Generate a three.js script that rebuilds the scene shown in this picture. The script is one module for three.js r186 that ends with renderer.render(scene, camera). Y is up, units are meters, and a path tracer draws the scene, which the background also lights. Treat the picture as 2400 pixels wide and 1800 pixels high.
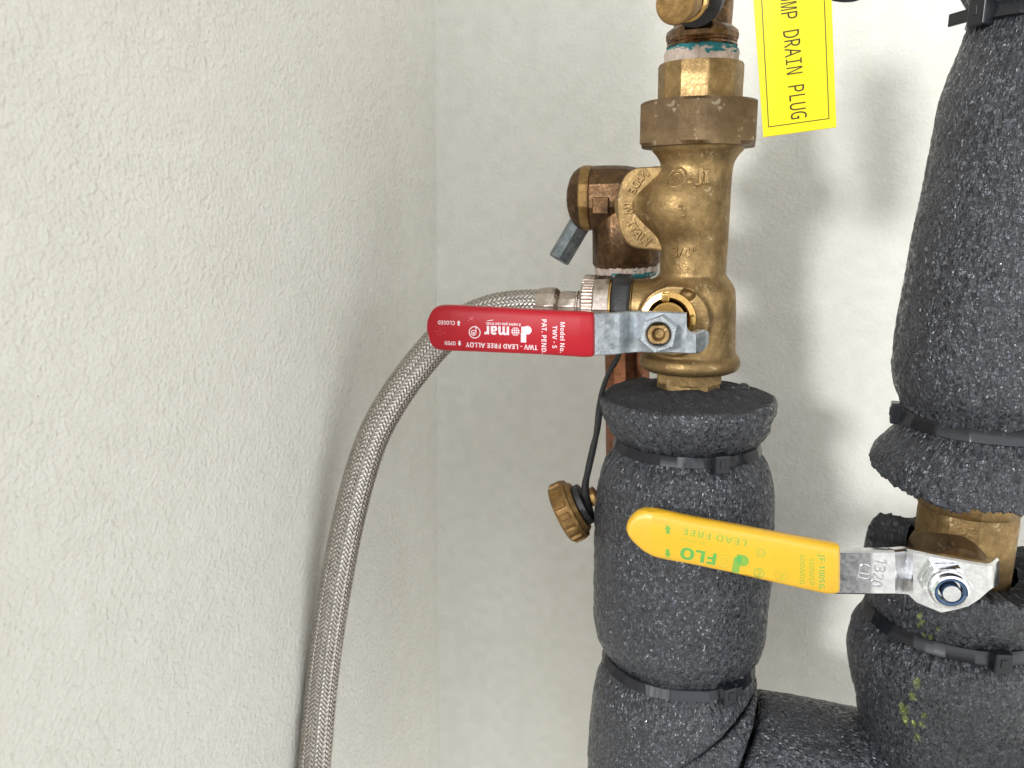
import * as THREE from 'three';
import { mergeGeometries, toCreasedNormals, mergeVertices } from 'three/addons/utils/BufferGeometryUtils.js';
import { RoundedBoxGeometry } from 'three/addons/geometries/RoundedBoxGeometry.js';
import { MarchingCubes } from 'three/addons/objects/MarchingCubes.js';
import { TextGeometry } from 'three/addons/geometries/TextGeometry.js';
import { FontLoader } from 'three/addons/loaders/FontLoader.js';

// ---------------------------------------------------------------- camera, sky, sun, exposure
const V = (x, y, z) => new THREE.Vector3(x, y, z);
const R = THREE.MathUtils.degToRad;
const scene = new THREE.Scene();
const F = 1960, IW = 2400, IH = 1800;                       // focal length in photo pixels, photo size
const camera = new THREE.PerspectiveCamera(2 * Math.atan(IH / 2 / F) * 180 / Math.PI, 4 / 3, 0.01, 200);
camera.position.set(0, 1.25, 0.42);
camera.rotation.order = 'YXZ';
camera.rotation.set(R(-12), R(14), R(0.86));
camera.updateMatrixWorld(true);
scene.add(camera);

const SUN_AZ = R(-22), SUN_EL = R(13);
const sunDir = V(Math.sin(SUN_AZ) * Math.cos(SUN_EL), Math.sin(SUN_EL), Math.cos(SUN_AZ) * Math.cos(SUN_EL));
function skyTexture() {
  const w = 256, h = 128, d = new Float32Array(w * h * 4);
  for (let j = 0; j < h; j++) for (let i = 0; i < w; i++) {
    const el = ((j + 0.5) / h - 0.5) * Math.PI, az = ((i + 0.5) / w - 0.5) * Math.PI * 2;
    const v = V(Math.cos(el) * Math.cos(az), Math.sin(el), Math.cos(el) * Math.sin(az));
    const up = Math.max(0, v.y), glow = Math.pow(Math.max(0, v.dot(sunDir)), 10);
    const b = 1.6 - 0.2 * up + 0.6 * glow;
    d.set([b * (0.97 - 0.06 * up + 0.03 * glow), b * 0.99, b * (1.02 + 0.04 * up - 0.05 * glow), 1], (j * w + i) * 4);
  }
  const t = new THREE.DataTexture(d, w, h, THREE.RGBAFormat, THREE.FloatType);
  t.mapping = THREE.EquirectangularReflectionMapping; t.magFilter = t.minFilter = THREE.LinearFilter; t.needsUpdate = true;
  return t;
}
const sky = skyTexture();
scene.background = sky; scene.environment = sky;
const sun = new THREE.DirectionalLight(new THREE.Color(0.98, 0.99, 1), 1.15);
sun.position.copy(sunDir).multiplyScalar(6).add(V(0, 1.2, 0));
sun.target.position.set(0, 1.2, 0.05);
sun.castShadow = true; sun.shadow.radius = 16; sun.shadow.mapSize.set(2048, 2048);
Object.assign(sun.shadow.camera, { left: -1, right: 1, top: 1, bottom: -1, near: 0.1, far: 12 });
scene.add(sun, sun.target);
const renderer = new THREE.WebGLRenderer({ antialias: true });
renderer.toneMapping = THREE.LinearToneMapping;
renderer.toneMappingExposure = 1.55;
renderer.shadowMap.enabled = true;

// ---------------------------------------------------------------- helpers
const camQ = camera.quaternion.clone(), fwd = V(0, 0, -1).applyQuaternion(camQ);
const at = (px, py, z) => {                                  // point of the plane z that the photo shows at this pixel
  const d = V((px - IW / 2) / F, -(py - IH / 2) / F, -1).applyQuaternion(camQ);
  return d.multiplyScalar((z - camera.position.z) / d.z).add(camera.position);
};
const inv = camera.matrixWorldInverse.copy(camera.matrixWorld).invert();
const proj = (P) => { const q = P.clone().applyMatrix4(inv); return [IW / 2 - F * q.x / q.z, IH / 2 + F * q.y / q.z, -q.z]; };
const frame = (bottom, top, zref = V(0, 0, 1)) => {
  const Y = top.clone().sub(bottom).normalize(), Z = zref.clone().addScaledVector(Y, -zref.dot(Y)).normalize();
  return { O: bottom.clone(), X: Y.clone().cross(Z), Y, Z };
};
const sAt = (f, p, k = 1) => {                                // distance along the axis at which it crosses pixel row (k=1) or column (k=0) p
  let lo = -0.6, hi = 0.6; const g = (s) => proj(f.O.clone().addScaledVector(f.Y, s))[k] - p;
  const sl = Math.sign(g(-0.15));
  lo = -0.15; hi = 0.6; if (Math.sign(g(lo)) === Math.sign(g(0.2)) ) { lo = -0.35; hi = 0.25; }
  for (let i = 0; i < 50; i++) { const m = (lo + hi) / 2; if (Math.sign(g(m)) === Math.sign(g(lo))) lo = m; else hi = m; }
  return (lo + hi) / 2;
};
const rAt = (f, s, hw) => { const q = proj(f.O.clone().addScaledVector(f.Y, s)); return hw * q[2] * Math.cos(Math.atan((q[0] - IW / 2) / F)) / F; };
const prof = (f, list, k = 1) => list.map(([p, hw]) => { const s = sAt(f, p, k); return [s, rAt(f, s, hw)]; }).sort((a, b) => a[0] - b[0]);
const P3 = (f, s, r, th) => f.O.clone().addScaledVector(f.Y, s).addScaledVector(f.X, r * Math.sin(th)).addScaledVector(f.Z, r * Math.cos(th));

let seed = 7;
const rnd = () => { seed = (seed + 0x6d2b79f5) | 0; let t = Math.imul(seed ^ (seed >>> 15), 1 | seed); t = (t + Math.imul(t ^ (t >>> 7), 61 | t)) ^ t; return ((t ^ (t >>> 14)) >>> 0) / 4294967296; };
const h3 = (x, y, z) => { let n = Math.imul(x, 374761393) ^ Math.imul(y, 668265263) ^ Math.imul(z, 2147483647 - 97); n = Math.imul(n ^ (n >>> 13), 1274126177); return ((n ^ (n >>> 16)) >>> 0) / 4294967296; };
const fade = (t) => t * t * (3 - 2 * t), mix = (a, b, t) => a + (b - a) * t, clamp = (x, a = 0, b = 1) => Math.min(b, Math.max(a, x));
const sstep = (a, b, x) => fade(clamp((x - a) / (b - a)));
function noise3(x, y, z) {                                    // value noise in -1..1
  const i = Math.floor(x), j = Math.floor(y), k = Math.floor(z), u = fade(x - i), v = fade(y - j), w = fade(z - k);
  const c = (a, b, d) => h3(i + a, j + b, k + d);
  return 2 * mix(mix(mix(c(0, 0, 0), c(1, 0, 0), u), mix(c(0, 1, 0), c(1, 1, 0), u), v), mix(mix(c(0, 0, 1), c(1, 0, 1), u), mix(c(0, 1, 1), c(1, 1, 1), u), v), w) - 1;
}
const fbm3 = (x, y, z, o = 4) => { let a = 0.5, s = 0; for (let i = 0; i < o; i++) { s += a * noise3(x, y, z); x *= 2.03; y *= 2.03; z *= 2.03; a *= 0.5; } return s; };
function pnoise(x, y, p, sd = 0) {                            // value noise of period p
  const i = Math.floor(x), j = Math.floor(y), u = fade(x - i), v = fade(y - j), m = (a) => ((a % p) + p) % p;
  const c = (a, b) => h3(m(i + a), m(j + b), sd);
  return 2 * mix(mix(c(0, 0), c(1, 0), u), mix(c(0, 1), c(1, 1), u), v) - 1;
}
function pgrad(x, y, p, sd = 0) {                            // gradient noise of period p
  const i = Math.floor(x), j = Math.floor(y), fx = x - i, fy = y - j, q = (t) => t * t * t * (t * (t * 6 - 15) + 10), m = (a) => ((a % p) + p) % p;
  const g = (a, b) => { const an = h3(m(i + a), m(j + b), sd) * 6.2832; return Math.cos(an) * (fx - a) + Math.sin(an) * (fy - b); };
  const u = q(fx), v = q(fy); return 1.5 * mix(mix(g(0, 0), g(1, 0), u), mix(g(0, 1), g(1, 1), u), v);
}
function tex(n, fn, srgb, rep = 1) {                          // fn(u, v) -> [r, g, b] 0..1
  const d = new Uint8Array(n * n * 4);
  for (let j = 0; j < n; j++) for (let i = 0; i < n; i++) { const c = fn(i / n, j / n, i, j), o = (j * n + i) * 4; for (let k = 0; k < 3; k++) d[o + k] = clamp(c[k]) * 255; d[o + 3] = 255; }
  const t = new THREE.DataTexture(d, n, n); t.wrapS = t.wrapT = THREE.RepeatWrapping; t.magFilter = THREE.LinearFilter; t.minFilter = THREE.LinearMipmapLinearFilter; t.generateMipmaps = true;
  if (srgb) t.colorSpace = THREE.SRGBColorSpace;
  t.repeat.set(rep, rep); t.needsUpdate = true; return t;
}
const canvasTex = (c) => { const t = new THREE.CanvasTexture(c); t.colorSpace = THREE.SRGBColorSpace; t.anisotropy = 8; return t; };
const grey = (v) => [v, v, v];

const flat = (g) => { const q = g.index ? g.toNonIndexed() : g; for (const k of Object.keys(q.attributes)) if (!['position', 'normal', 'uv', 'color'].includes(k)) q.deleteAttribute(k); q.clearGroups?.(); return q; };
function boxUV(g) {                                           // uv in metres from the dominant axis of the normal
  const p = g.attributes.position, n = g.attributes.normal, uv = new Float32Array(p.count * 2);
  for (let i = 0; i < p.count; i++) {
    const a = Math.abs(n.getX(i)), b = Math.abs(n.getY(i)), c = Math.abs(n.getZ(i));
    const [u, v] = c >= a && c >= b ? [p.getX(i), p.getY(i)] : a >= b ? [p.getZ(i), p.getY(i)] : [p.getX(i), p.getZ(i)];
    uv[i * 2] = u; uv[i * 2 + 1] = v;
  }
  g.setAttribute('uv', new THREE.BufferAttribute(uv, 2)); return g;
}
const crease = (g, deg = 32) => toCreasedNormals(flat(g), R(deg));
const names = new Map();
function numbered(n) { const k = names.get(n) || 0; names.set(n, k + 1); return k ? n + '_' + String(k).padStart(3, '0') : n; }
function thing(name, label, category, P, group) {
  const o = new THREE.Group(); o.name = numbered(name); o.position.copy(P); scene.add(o);
  o.userData = { label, category }; if (group) o.userData.group = group;
  o.org = P.clone(); return o;
}
function part(name, geoms, mat, parent, extra) {              // geometry in world coordinates -> a mesh that is a child of parent
  const list = (Array.isArray(geoms) ? geoms : [geoms]);
  const g = list.length > 1 ? mergeGeometries(list.map(flat)) : list[0];
  if (!g) throw new Error('merge failed: ' + name);
  const org = parent.org; g.translate(-org.x, -org.y, -org.z);
  const m = new THREE.Mesh(g, mat); m.name = name; m.castShadow = m.receiveShadow = true; m.org = org;
  if (extra) Object.assign(m.userData, extra);
  parent.add(m); return m;
}
// a surface of polar sections about an axis: rows[i] = [s, r]; Rf(s, theta, r) may reshape it
function polar(f, rows, o = {}) {
  const n = o.n || 96, pos = [], uv = [], idx = [], m = rows.length, rr = o.rref || Math.max(...rows.map((q) => q[1]));
  const colors = o.color ? [] : null;
  for (let i = 0; i < m; i++) for (let j = 0; j <= n; j++) {
    const th = (j / n) * Math.PI * 2 + (o.turn || 0), [s, r] = rows[i], q = o.R ? o.R(s, th, r) : r, p = P3(f, s, q, th);
    pos.push(p.x, p.y, p.z); uv.push(th * rr, s + (o.vOff || 0));
    if (colors) colors.push(...o.color(s, th, q));
  }
  for (let i = 0; i < m - 1; i++) for (let j = 0; j < n; j++) { const a = i * (n + 1) + j, b = a + n + 1; idx.push(a, a + 1, b, b, a + 1, b + 1); }
  const g = new THREE.BufferGeometry();
  g.setAttribute('position', new THREE.Float32BufferAttribute(pos, 3)); g.setAttribute('uv', new THREE.Float32BufferAttribute(uv, 2));
  if (colors) g.setAttribute('color', new THREE.Float32BufferAttribute(colors, 3));
  g.setIndex(idx); g.computeVertexNormals();
  if (!o.soft) return toCreasedNormals(g, R(o.crease || 32));
  const N = g.attributes.normal;                              // close the seam
  for (let i = 0; i < m; i++) { const a = i * (n + 1), b = a + n, v = V(N.getX(a) + N.getX(b), N.getY(a) + N.getY(b), N.getZ(a) + N.getZ(b)).normalize(); N.setXYZ(a, v.x, v.y, v.z); N.setXYZ(b, v.x, v.y, v.z); }
  return g;
}
const lathe = (f, list, o = {}, k = 1) => polar(f, prof(f, list, k), o);
const closed = (rows) => [[rows[0][0], 1e-5], ...rows, [rows[rows.length - 1][0], 1e-5]];
const round = (s0, s1, r, b) => closed([[s0, r - b], [s0 + b * 0.3, r - b * 0.3], [s0 + b, r], [s1 - b, r], [s1 - b * 0.3, r - b * 0.3], [s1, r - b]]);
function hexRows(f, s0, s1, ap, turn, ch = 0.0012) {          // hexagonal nut with chamfered corners
  const rows = [], N = 14; for (let i = 0; i <= N; i++) rows.push([mix(s0, s1, i / N), ap]);
  const Rf = (s, th, r) => {
    if (r < ap * 0.98) return r;
    const a = ((th - turn) % (Math.PI / 3) + Math.PI / 3) % (Math.PI / 3) - Math.PI / 6, hex = ap / Math.cos(a);
    const e = Math.min(s - s0, s1 - s); return Math.min(hex, ap * 1.02 + (e < 0 ? 0 : e * 2.2) , ap * 1.135);
  };
  return polar(f, [[s0, ap * 0.4], ...rows, [s1, ap * 0.4]], { n: 120, R: Rf, crease: 24 });
}
function strip(samples, thick, o = {}) {                      // plate: samples [px, top, bottom, z] seen from the front
  const pts = samples.map(([x, t, b, z]) => [at(x, t, z), at(x, b, z)]), n = pts.length, pos = [], idx = [];
  const nrm = pts.map((p, i) => { const a = pts[Math.max(0, i - 1)], c = pts[Math.min(n - 1, i + 1)]; const d = c[0].clone().sub(a[0]); return V(-d.z, 0, d.x).normalize(); });
  const cr = o.round ?? 0.0004;
  const ring = (i) => { const [t, b] = pts[i], k = nrm[i], up = t.clone().sub(b).normalize();
    return [t.clone().addScaledVector(up, -cr), t.clone().addScaledVector(k, -cr), t.clone().addScaledVector(k, -thick), b.clone().addScaledVector(k, -thick), b.clone().addScaledVector(k, -cr), b.clone().addScaledVector(up, cr)]; };
  for (let i = 0; i < n; i++) for (const p of ring(i)) pos.push(p.x, p.y, p.z);
  for (let i = 0; i < n - 1; i++) for (let j = 0; j < 6; j++) { const a = i * 6 + j, b = i * 6 + (j + 1) % 6; idx.push(a, b, a + 6, b, b + 6, a + 6); }
  for (const e of [0, n - 1]) { const a = e * 6; for (let j = 1; j < 5; j++) e ? idx.push(a, a + j, a + j + 1) : idx.push(a, a + j + 1, a + j); }
  const g = new THREE.BufferGeometry(); g.setAttribute('position', new THREE.Float32BufferAttribute(pos, 3)); g.setIndex(idx);
  return boxUV(toCreasedNormals(g, R(28)));
}
function outline(list, z, depth, bevel, smooth = true, seg = 5) {   // extruded plate from a closed outline at depth z (front face at z)
  const c = list.map(([x, y]) => { const p = at(x, y, z); return new THREE.Vector2(p.x, p.y); });
  const sh = smooth ? new THREE.Shape(new THREE.CatmullRomCurve3(c.map((q) => V(q.x, q.y, 0)), true, 'centripetal').getPoints(list.length * 6).slice(0, -1).map((q) => new THREE.Vector2(q.x, q.y))) : new THREE.Shape(c);
  const g = new THREE.ExtrudeGeometry(sh, { depth: depth - 2 * bevel, bevelEnabled: bevel > 0, bevelThickness: bevel, bevelSize: bevel, bevelOffset: -bevel, bevelSegments: seg, curveSegments: 1 });
  g.translate(0, 0, z - depth + bevel);
  const q = toCreasedNormals(flat(g), R(34)), p = q.attributes.position, nn = q.attributes.normal;
  for (let i = 0; i < p.count; i += 3) for (const [zz, sg] of [[z, 1], [z - depth, -1]]) if ([0, 1, 2].every((k) => Math.abs(p.getZ(i + k) - zz) < 2e-6)) for (let k = 0; k < 3; k++) nn.setXYZ(i + k, 0, 0, sg);
  return q;
}
function loft(top, bot, z, depth, b) {                        // dipped grip: rounded section swept between an upper and a lower edge (photo pixels at depth z)
  const tf = pchip(top), bf = pchip(bot), x0 = top[0][0], x1 = top[top.length - 1][0], N = 150, K = 6, pos = [], idx = [], bp = b * F / 0.31;
  for (let i = 0; i <= N; i++) {
    const t = i / N, x = mix(x0, x1, t < 0.25 ? 0.25 * (1 - Math.cos(t * 2 * Math.PI)) * 0.4 : t > 0.75 ? 1 - 0.25 * (1 - Math.cos((1 - t) * 2 * Math.PI)) * 0.4 : mix(0.1, 0.9, (t - 0.25) * 2));
    const e = Math.min(x - x0, x1 - x) / bp, k = Math.sqrt(Math.max(0, 1 - (1 - Math.min(1, e)) ** 2)), T = at(x, tf(x), z), B = at(x, bf(x), z), h = Math.max(1e-5, T.distanceTo(B) / 2), c = T.clone().add(B).multiplyScalar(0.5), up = T.clone().sub(c).normalize();
    const hd = (depth / 2 - b) + b * Math.max(0.02, k), rr = Math.min(b * Math.max(0.02, k), h * 0.98);
    for (const [sy, sz, a0] of [[1, 1, 90], [1, -1, 0], [-1, -1, -90], [-1, 1, -180]]) for (let q = 0; q <= K; q++) {
      const a = R(a0 - 90 * q / K), oz = Math.sin(a) * rr, oy = Math.cos(a) * rr, yy = sy * (h - rr) + oy, zz = sz * (hd - rr) + oz;
      const p = c.clone().addScaledVector(up, yy); pos.push(p.x, p.y, z - depth / 2 + zz);
    }
  }
  const M2 = 4 * (K + 1);
  for (let i = 0; i < N; i++) for (let j = 0; j < M2; j++) { const a = i * M2 + j, c = i * M2 + (j + 1) % M2; idx.push(a, c, a + M2, c, c + M2, a + M2); }
  for (const e of [0, N]) { const a = e * M2; for (let j = 1; j < M2 - 1; j++) e ? idx.push(a, a + j, a + j + 1) : idx.push(a, a + j + 1, a + j); }
  const g = new THREE.BufferGeometry(); g.setAttribute('position', new THREE.Float32BufferAttribute(pos, 3)); g.setIndex(idx); return toCreasedNormals(g, R(36));
}
function tube(pts, r, o = {}) {
  const c = new THREE.CatmullRomCurve3(pts); return flat(new THREE.TubeGeometry(c, o.seg || 80, r, o.n || 12));
}
const font = await new FontLoader().loadAsync('fonts/droid/droid_sans_bold.typeface.json');
const fontR = await new FontLoader().loadAsync('fonts/droid/droid_sans_regular.typeface.json');
function letters(str, size, depth, ft = font) {
  const g = new TextGeometry(str, { font: ft, size, depth, curveSegments: 3, bevelEnabled: true, bevelThickness: depth * 0.4, bevelSize: size * 0.03, bevelSegments: 2 });
  g.computeBoundingBox(); const b = g.boundingBox; g.translate(-(b.min.x + b.max.x) / 2, -(b.min.y + b.max.y) / 2, 0); return flat(g);
}
function wrap(g, f, r, th0, s0) {                             // wraps a flat relief round an axis
  const p = g.attributes.position;
  for (let i = 0; i < p.count; i++) { const q = P3(f, s0 + p.getY(i), r + p.getZ(i), th0 + p.getX(i) / r); p.setXYZ(i, q.x, q.y, q.z); }
  g.computeVertexNormals(); return g;
}

// ---------------------------------------------------------------- materials
const mottle = tex(512, (u, v) => { const n = 0.5 * pnoise(u * 9, v * 9, 9, 1) + 0.3 * pnoise(u * 27, v * 27, 27, 2) + 0.25 * pnoise(u * 90, v * 90, 90, 3); return [0.5 + 0.5 * n, 0.5 + 0.5 * n, 0.5 + 0.5 * n]; }, false, 1 / 0.05);
const tinted = (lo, hi, sz = 0.05, spots) => tex(512, (u, v) => {
  const n = clamp(0.5 + 0.42 * pnoise(u * 8, v * 8, 8, 11) + 0.3 * pnoise(u * 26, v * 26, 26, 12) + 0.22 * pnoise(u * 80, v * 80, 80, 13));
  const c = lo.map((a, k) => mix(a, hi[k], n));
  if (spots) { const q = sstep(0.62, 0.8, pnoise(u * 22, v * 22, 22, 19) * 0.75 + pnoise(u * 61, v * 61, 61, 20) * 0.35); for (let k = 0; k < 3; k++) c[k] = mix(c[k], spots[k], q * 0.8); }
  return c;
}, true, 1 / sz);
const rough = (a, b, sz = 0.05) => tex(512, (u, v) => grey(mix(a, b, clamp(0.5 + 0.4 * pnoise(u * 11, v * 11, 11, 31) + 0.35 * pnoise(u * 64, v * 64, 64, 32)))), false, 1 / sz);
const castBump = tex(512, (u, v) => grey(0.5 + 0.25 * pnoise(u * 40, v * 40, 40, 41) + 0.25 * pnoise(u * 110, v * 110, 110, 42)), false, 1 / 0.05);
const M = {};
M.brass = new THREE.MeshPhysicalMaterial({ map: tinted([0.5, 0.41, 0.275], [0.66, 0.55, 0.375], 0.05, [0.7, 0.63, 0.5]), metalness: 0.86, roughness: 1, roughnessMap: rough(0.38, 0.6), bumpMap: castBump, bumpScale: 0.0001 });
M.nutBrass = new THREE.MeshPhysicalMaterial({ map: tinted([0.43, 0.355, 0.265], [0.53, 0.44, 0.33], 0.06, [0.66, 0.61, 0.53]), metalness: 0.85, roughness: 1, roughnessMap: rough(0.4, 0.62), bumpMap: castBump, bumpScale: 0.00008 });
M.bronze = new THREE.MeshPhysicalMaterial({ map: tinted([0.31, 0.24, 0.175], [0.5, 0.38, 0.27], 0.045, [0.56, 0.47, 0.4]), metalness: 0.9, roughness: 1, roughnessMap: rough(0.36, 0.6), bumpMap: castBump, bumpScale: 0.0001 });
M.copper = new THREE.MeshPhysicalMaterial({ map: tinted([0.5, 0.33, 0.24], [0.64, 0.43, 0.32], 0.06), metalness: 0.95, roughness: 1, roughnessMap: rough(0.22, 0.42) });
M.darkCopper = new THREE.MeshPhysicalMaterial({ map: tinted([0.34, 0.27, 0.2], [0.56, 0.43, 0.31], 0.04), metalness: 0.95, roughness: 1, roughnessMap: rough(0.2, 0.4) });
M.goldBrass = new THREE.MeshPhysicalMaterial({ map: tinted([0.76, 0.61, 0.36], [0.88, 0.73, 0.46], 0.02), metalness: 0.95, roughness: 0.26 });
M.capBrass = new THREE.MeshPhysicalMaterial({ map: tinted([0.48, 0.37, 0.22], [0.64, 0.51, 0.32], 0.03), metalness: 0.75, roughness: 0.52, bumpMap: castBump, bumpScale: 0.0001 });
M.zinc = new THREE.MeshPhysicalMaterial({ map: tinted([0.6, 0.63, 0.65], [0.76, 0.78, 0.8], 0.02), metalness: 0.9, roughness: 1, roughnessMap: rough(0.3, 0.46, 0.02), bumpMap: castBump, bumpScale: 0.00003 });
M.chrome = new THREE.MeshPhysicalMaterial({ map: tinted([0.8, 0.8, 0.81], [0.92, 0.92, 0.92], 0.02), metalness: 1, roughness: 1, roughnessMap: rough(0.14, 0.24, 0.012) });
M.nickel = new THREE.MeshPhysicalMaterial({ map: tinted([0.62, 0.56, 0.52], [0.78, 0.73, 0.69], 0.03), metalness: 0.95, roughness: 0.24 });
M.steel = new THREE.MeshPhysicalMaterial({ map: tinted([0.42, 0.45, 0.47], [0.6, 0.63, 0.65], 0.03), metalness: 0.9, roughness: 0.36 });
M.braid = new THREE.MeshPhysicalMaterial({ color: 0xffffff, vertexColors: true, metalness: 0.95, roughness: 0.24 });
M.rubber = new THREE.MeshPhysicalMaterial({ color: new THREE.Color().setRGB(0.013, 0.013, 0.014), roughness: 0.5, bumpMap: castBump, bumpScale: 0.0001 });
M.nylon = new THREE.MeshPhysicalMaterial({ color: new THREE.Color().setRGB(0.011, 0.012, 0.016), roughness: 0.27, specularIntensity: 1 });
M.blueNylon = new THREE.MeshPhysicalMaterial({ color: new THREE.Color().setRGB(0.045, 0.1, 0.2), roughness: 0.35 });
M.sealant = new THREE.MeshPhysicalMaterial({ color: 0xffffff, vertexColors: true, roughness: 0.85 });
M.white = new THREE.MeshPhysicalMaterial({ color: new THREE.Color().setRGB(0.8, 0.79, 0.77), roughness: 0.5 });
M.water = new THREE.MeshPhysicalMaterial({ color: 0xffffff, roughness: 0.03, transmission: 1, ior: 1.33, thickness: 0.003 });

// foam: closed cells, each a small dome with a lean of its own
function foamMaps() {
  const n = 2048, C = 62, S = 0.055, jit = [];               // C cells across S metres
  for (let i = 0; i < C * C; i++) jit.push([rnd(), rnd(), rnd(), rnd(), rnd()]);
  const hgt = new Uint8Array(n * n * 4), col = new Uint8Array(n * n * 4), rgh = new Uint8Array(n * n * 4);
  for (let y = 0; y < n; y++) for (let x = 0; x < n; x++) {
    const wob = 0.22 * pgrad(x / n * 90, y / n * 90, 90, 5), fx = x / n * C + wob, fy = y / n * C * 0.6 + wob * 0.6; // cells are taller than wide
    const R2 = Math.round(C * 0.6); let d1 = 9, d2 = 9, best = null, bx = 0, by = 0;
    const fy2 = fy / (C * 0.6) * R2, ci = Math.floor(fx), cj = Math.floor(fy2);
    for (let a = -1; a <= 1; a++) for (let b = -1; b <= 1; b++) {
      const i = ((ci + a) % C + C) % C, j = ((cj + b) % R2 + R2) % R2, q = jit[j * C + i];
      const dx = ci + a + 0.1 + 0.8 * q[0] - fx, dy = cj + b + 0.1 + 0.8 * q[1] - fy2, d = dx * dx + dy * dy;
      if (d < d1) { d2 = d1; d1 = d; best = q; bx = dx; by = dy; } else if (d < d2) d2 = d;
    }
    const e0 = Math.sqrt(d2) - Math.sqrt(d1), edge = sstep(0, 0.2, e0), lean = (best[2] - 0.5) * bx * 1.35 + (best[3] - 0.5) * by * 1.6;
    const h = clamp(0.42 + 0.14 * edge + lean * edge + 0.05 * pgrad(x / n * 210, y / n * 210, 210, 8));
    const o = (y * n + x) * 4, t = 0.74 + 0.36 * best[0] * edge + 0.12 * pgrad(x / n * 150, y / n * 150, 150, 9), w = best[1] > 0.86 ? 1.35 : 1;
    hgt[o] = hgt[o + 1] = hgt[o + 2] = h * 255; hgt[o + 3] = 255;
    col[o] = clamp(0.2 * t * w) * 255; col[o + 1] = clamp(0.209 * t * w) * 255; col[o + 2] = clamp(0.236 * t * w) * 255; col[o + 3] = 255;
    const r = mix(0.6, best[1] > 0.4 ? 0.07 : best[1] > 0.2 ? 0.2 : 0.45, edge); rgh[o] = rgh[o + 1] = rgh[o + 2] = r * 255; rgh[o + 3] = 255;
  }
  return [hgt, col, rgh].map((d, k) => { const t = new THREE.DataTexture(d, n, n); t.wrapS = t.wrapT = THREE.RepeatWrapping; t.magFilter = THREE.LinearFilter; t.minFilter = THREE.LinearMipmapLinearFilter; t.generateMipmaps = true; if (k === 1) t.colorSpace = THREE.SRGBColorSpace; t.repeat.set(1 / S, 1 / S); t.needsUpdate = true; return t; });
}
const [foamH, foamC, foamR] = foamMaps();
M.foam = new THREE.MeshPhysicalMaterial({ map: foamC, roughness: 1, roughnessMap: foamR, bumpMap: foamH, bumpScale: 0.0009, ior: 1.66, vertexColors: true });
M.foamCut = new THREE.MeshPhysicalMaterial({ map: foamC, color: new THREE.Color(1.0, 0.9, 0.8), roughness: 0.85, bumpMap: foamH, bumpScale: 0.0005 });

// ---------------------------------------------------------------- setting: two walls, the ground outside the recess
const ZW = -0.03, corner = at(1023, 500, ZW).x, OPEN = R(3);   // the left wall leans 3 degrees open
const plaster = (lo, hi, seedN, S, amp) => {
  const height = (u, v) => {
    const a = pgrad(u * 78, v * 78, 78, seedN), b = pgrad(u * 139, v * 139, 139, seedN + 1), c = pgrad(u * 22, v * 22, 22, seedN + 2), d = pgrad(u * 260, v * 260, 260, seedN + 3);
    const q = 0.9 + 0.25 * pgrad(u * 7, v * 7, 7, seedN + 21);
    return clamp(0.5 + q * (0.17 * a + 0.08 * sstep(0, 0.5, a) + 0.2 * b + 0.1 * d) + 0.12 * c);
  };
  const bump = tex(1024, (u, v) => grey(height(u, v)), false, 1 / S);
  const map = tex(1024, (u, v) => {
    const n = clamp(0.5 + 0.16 * pnoise(u * 5, v * 5, 5, seedN + 7) + 0.3 * pnoise(u * 40, v * 40, 40, seedN + 8) + 0.15 * pnoise(u * 300, v * 300, 300, seedN + 9));
    const c = lo.map((a, k) => mix(a, hi[k], n)), sp = pgrad(u * 190, v * 190, 190, seedN + 12) + 0.35 * pgrad(u * 13, v * 13, 13, seedN + 13);
    const k = sstep(1.02, 1.14, sp) * 0.5; return c.map((q, i) => mix(q, [0.42, 0.4, 0.35][i], k));
  }, true, 1 / S);
  return new THREE.MeshPhysicalMaterial({ map, bumpMap: bump, bumpScale: amp, roughness: 0.72, specularIntensity: 0.4 });
};
function slab(name, label, mn, mx, mat) {
  const g = boxUV(flat(new THREE.BoxGeometry(mx.x - mn.x, mx.y - mn.y, mx.z - mn.z)));
  const m = new THREE.Mesh(g, mat); m.name = name; m.position.copy(mn).add(mx).multiplyScalar(0.5); m.castShadow = m.receiveShadow = true;
  m.userData = { label, category: 'wall', kind: 'structure' }; scene.add(m); return m;
}
M.leftWall = plaster([0.85, 0.84, 0.808], [0.885, 0.875, 0.846], 100, 0.2, 0.00105);
M.backWall = plaster([0.865, 0.857, 0.823], [0.91, 0.9, 0.872], 140, 0.2, 0.0004);
const lw = slab('left_wall', 'cream wall of coarse orange peel plaster left of the braided hose', V(corner - 0.12, 0, ZW), V(corner, 2.6, ZW + 0.37), M.leftWall);
lw.geometry.translate(-0.06, 0, 0.185); lw.position.set(corner, 1.3, ZW - 0.002); lw.rotation.y = -OPEN;
slab('soffit', 'white board soffit over the pipe recess', V(-1.6, 1.8, ZW + 0.002), V(1.6, 1.86, 0.72), M.white).userData.category = 'soffit';
const wallX = (z) => corner - (z - ZW) * Math.tan(OPEN);
slab('back_wall', 'smoother off white plaster wall behind the brass valve and the foam pipes', V(corner - 0.12, 0, ZW - 0.12), V(1.6, 2.6, ZW), M.backWall);
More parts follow.
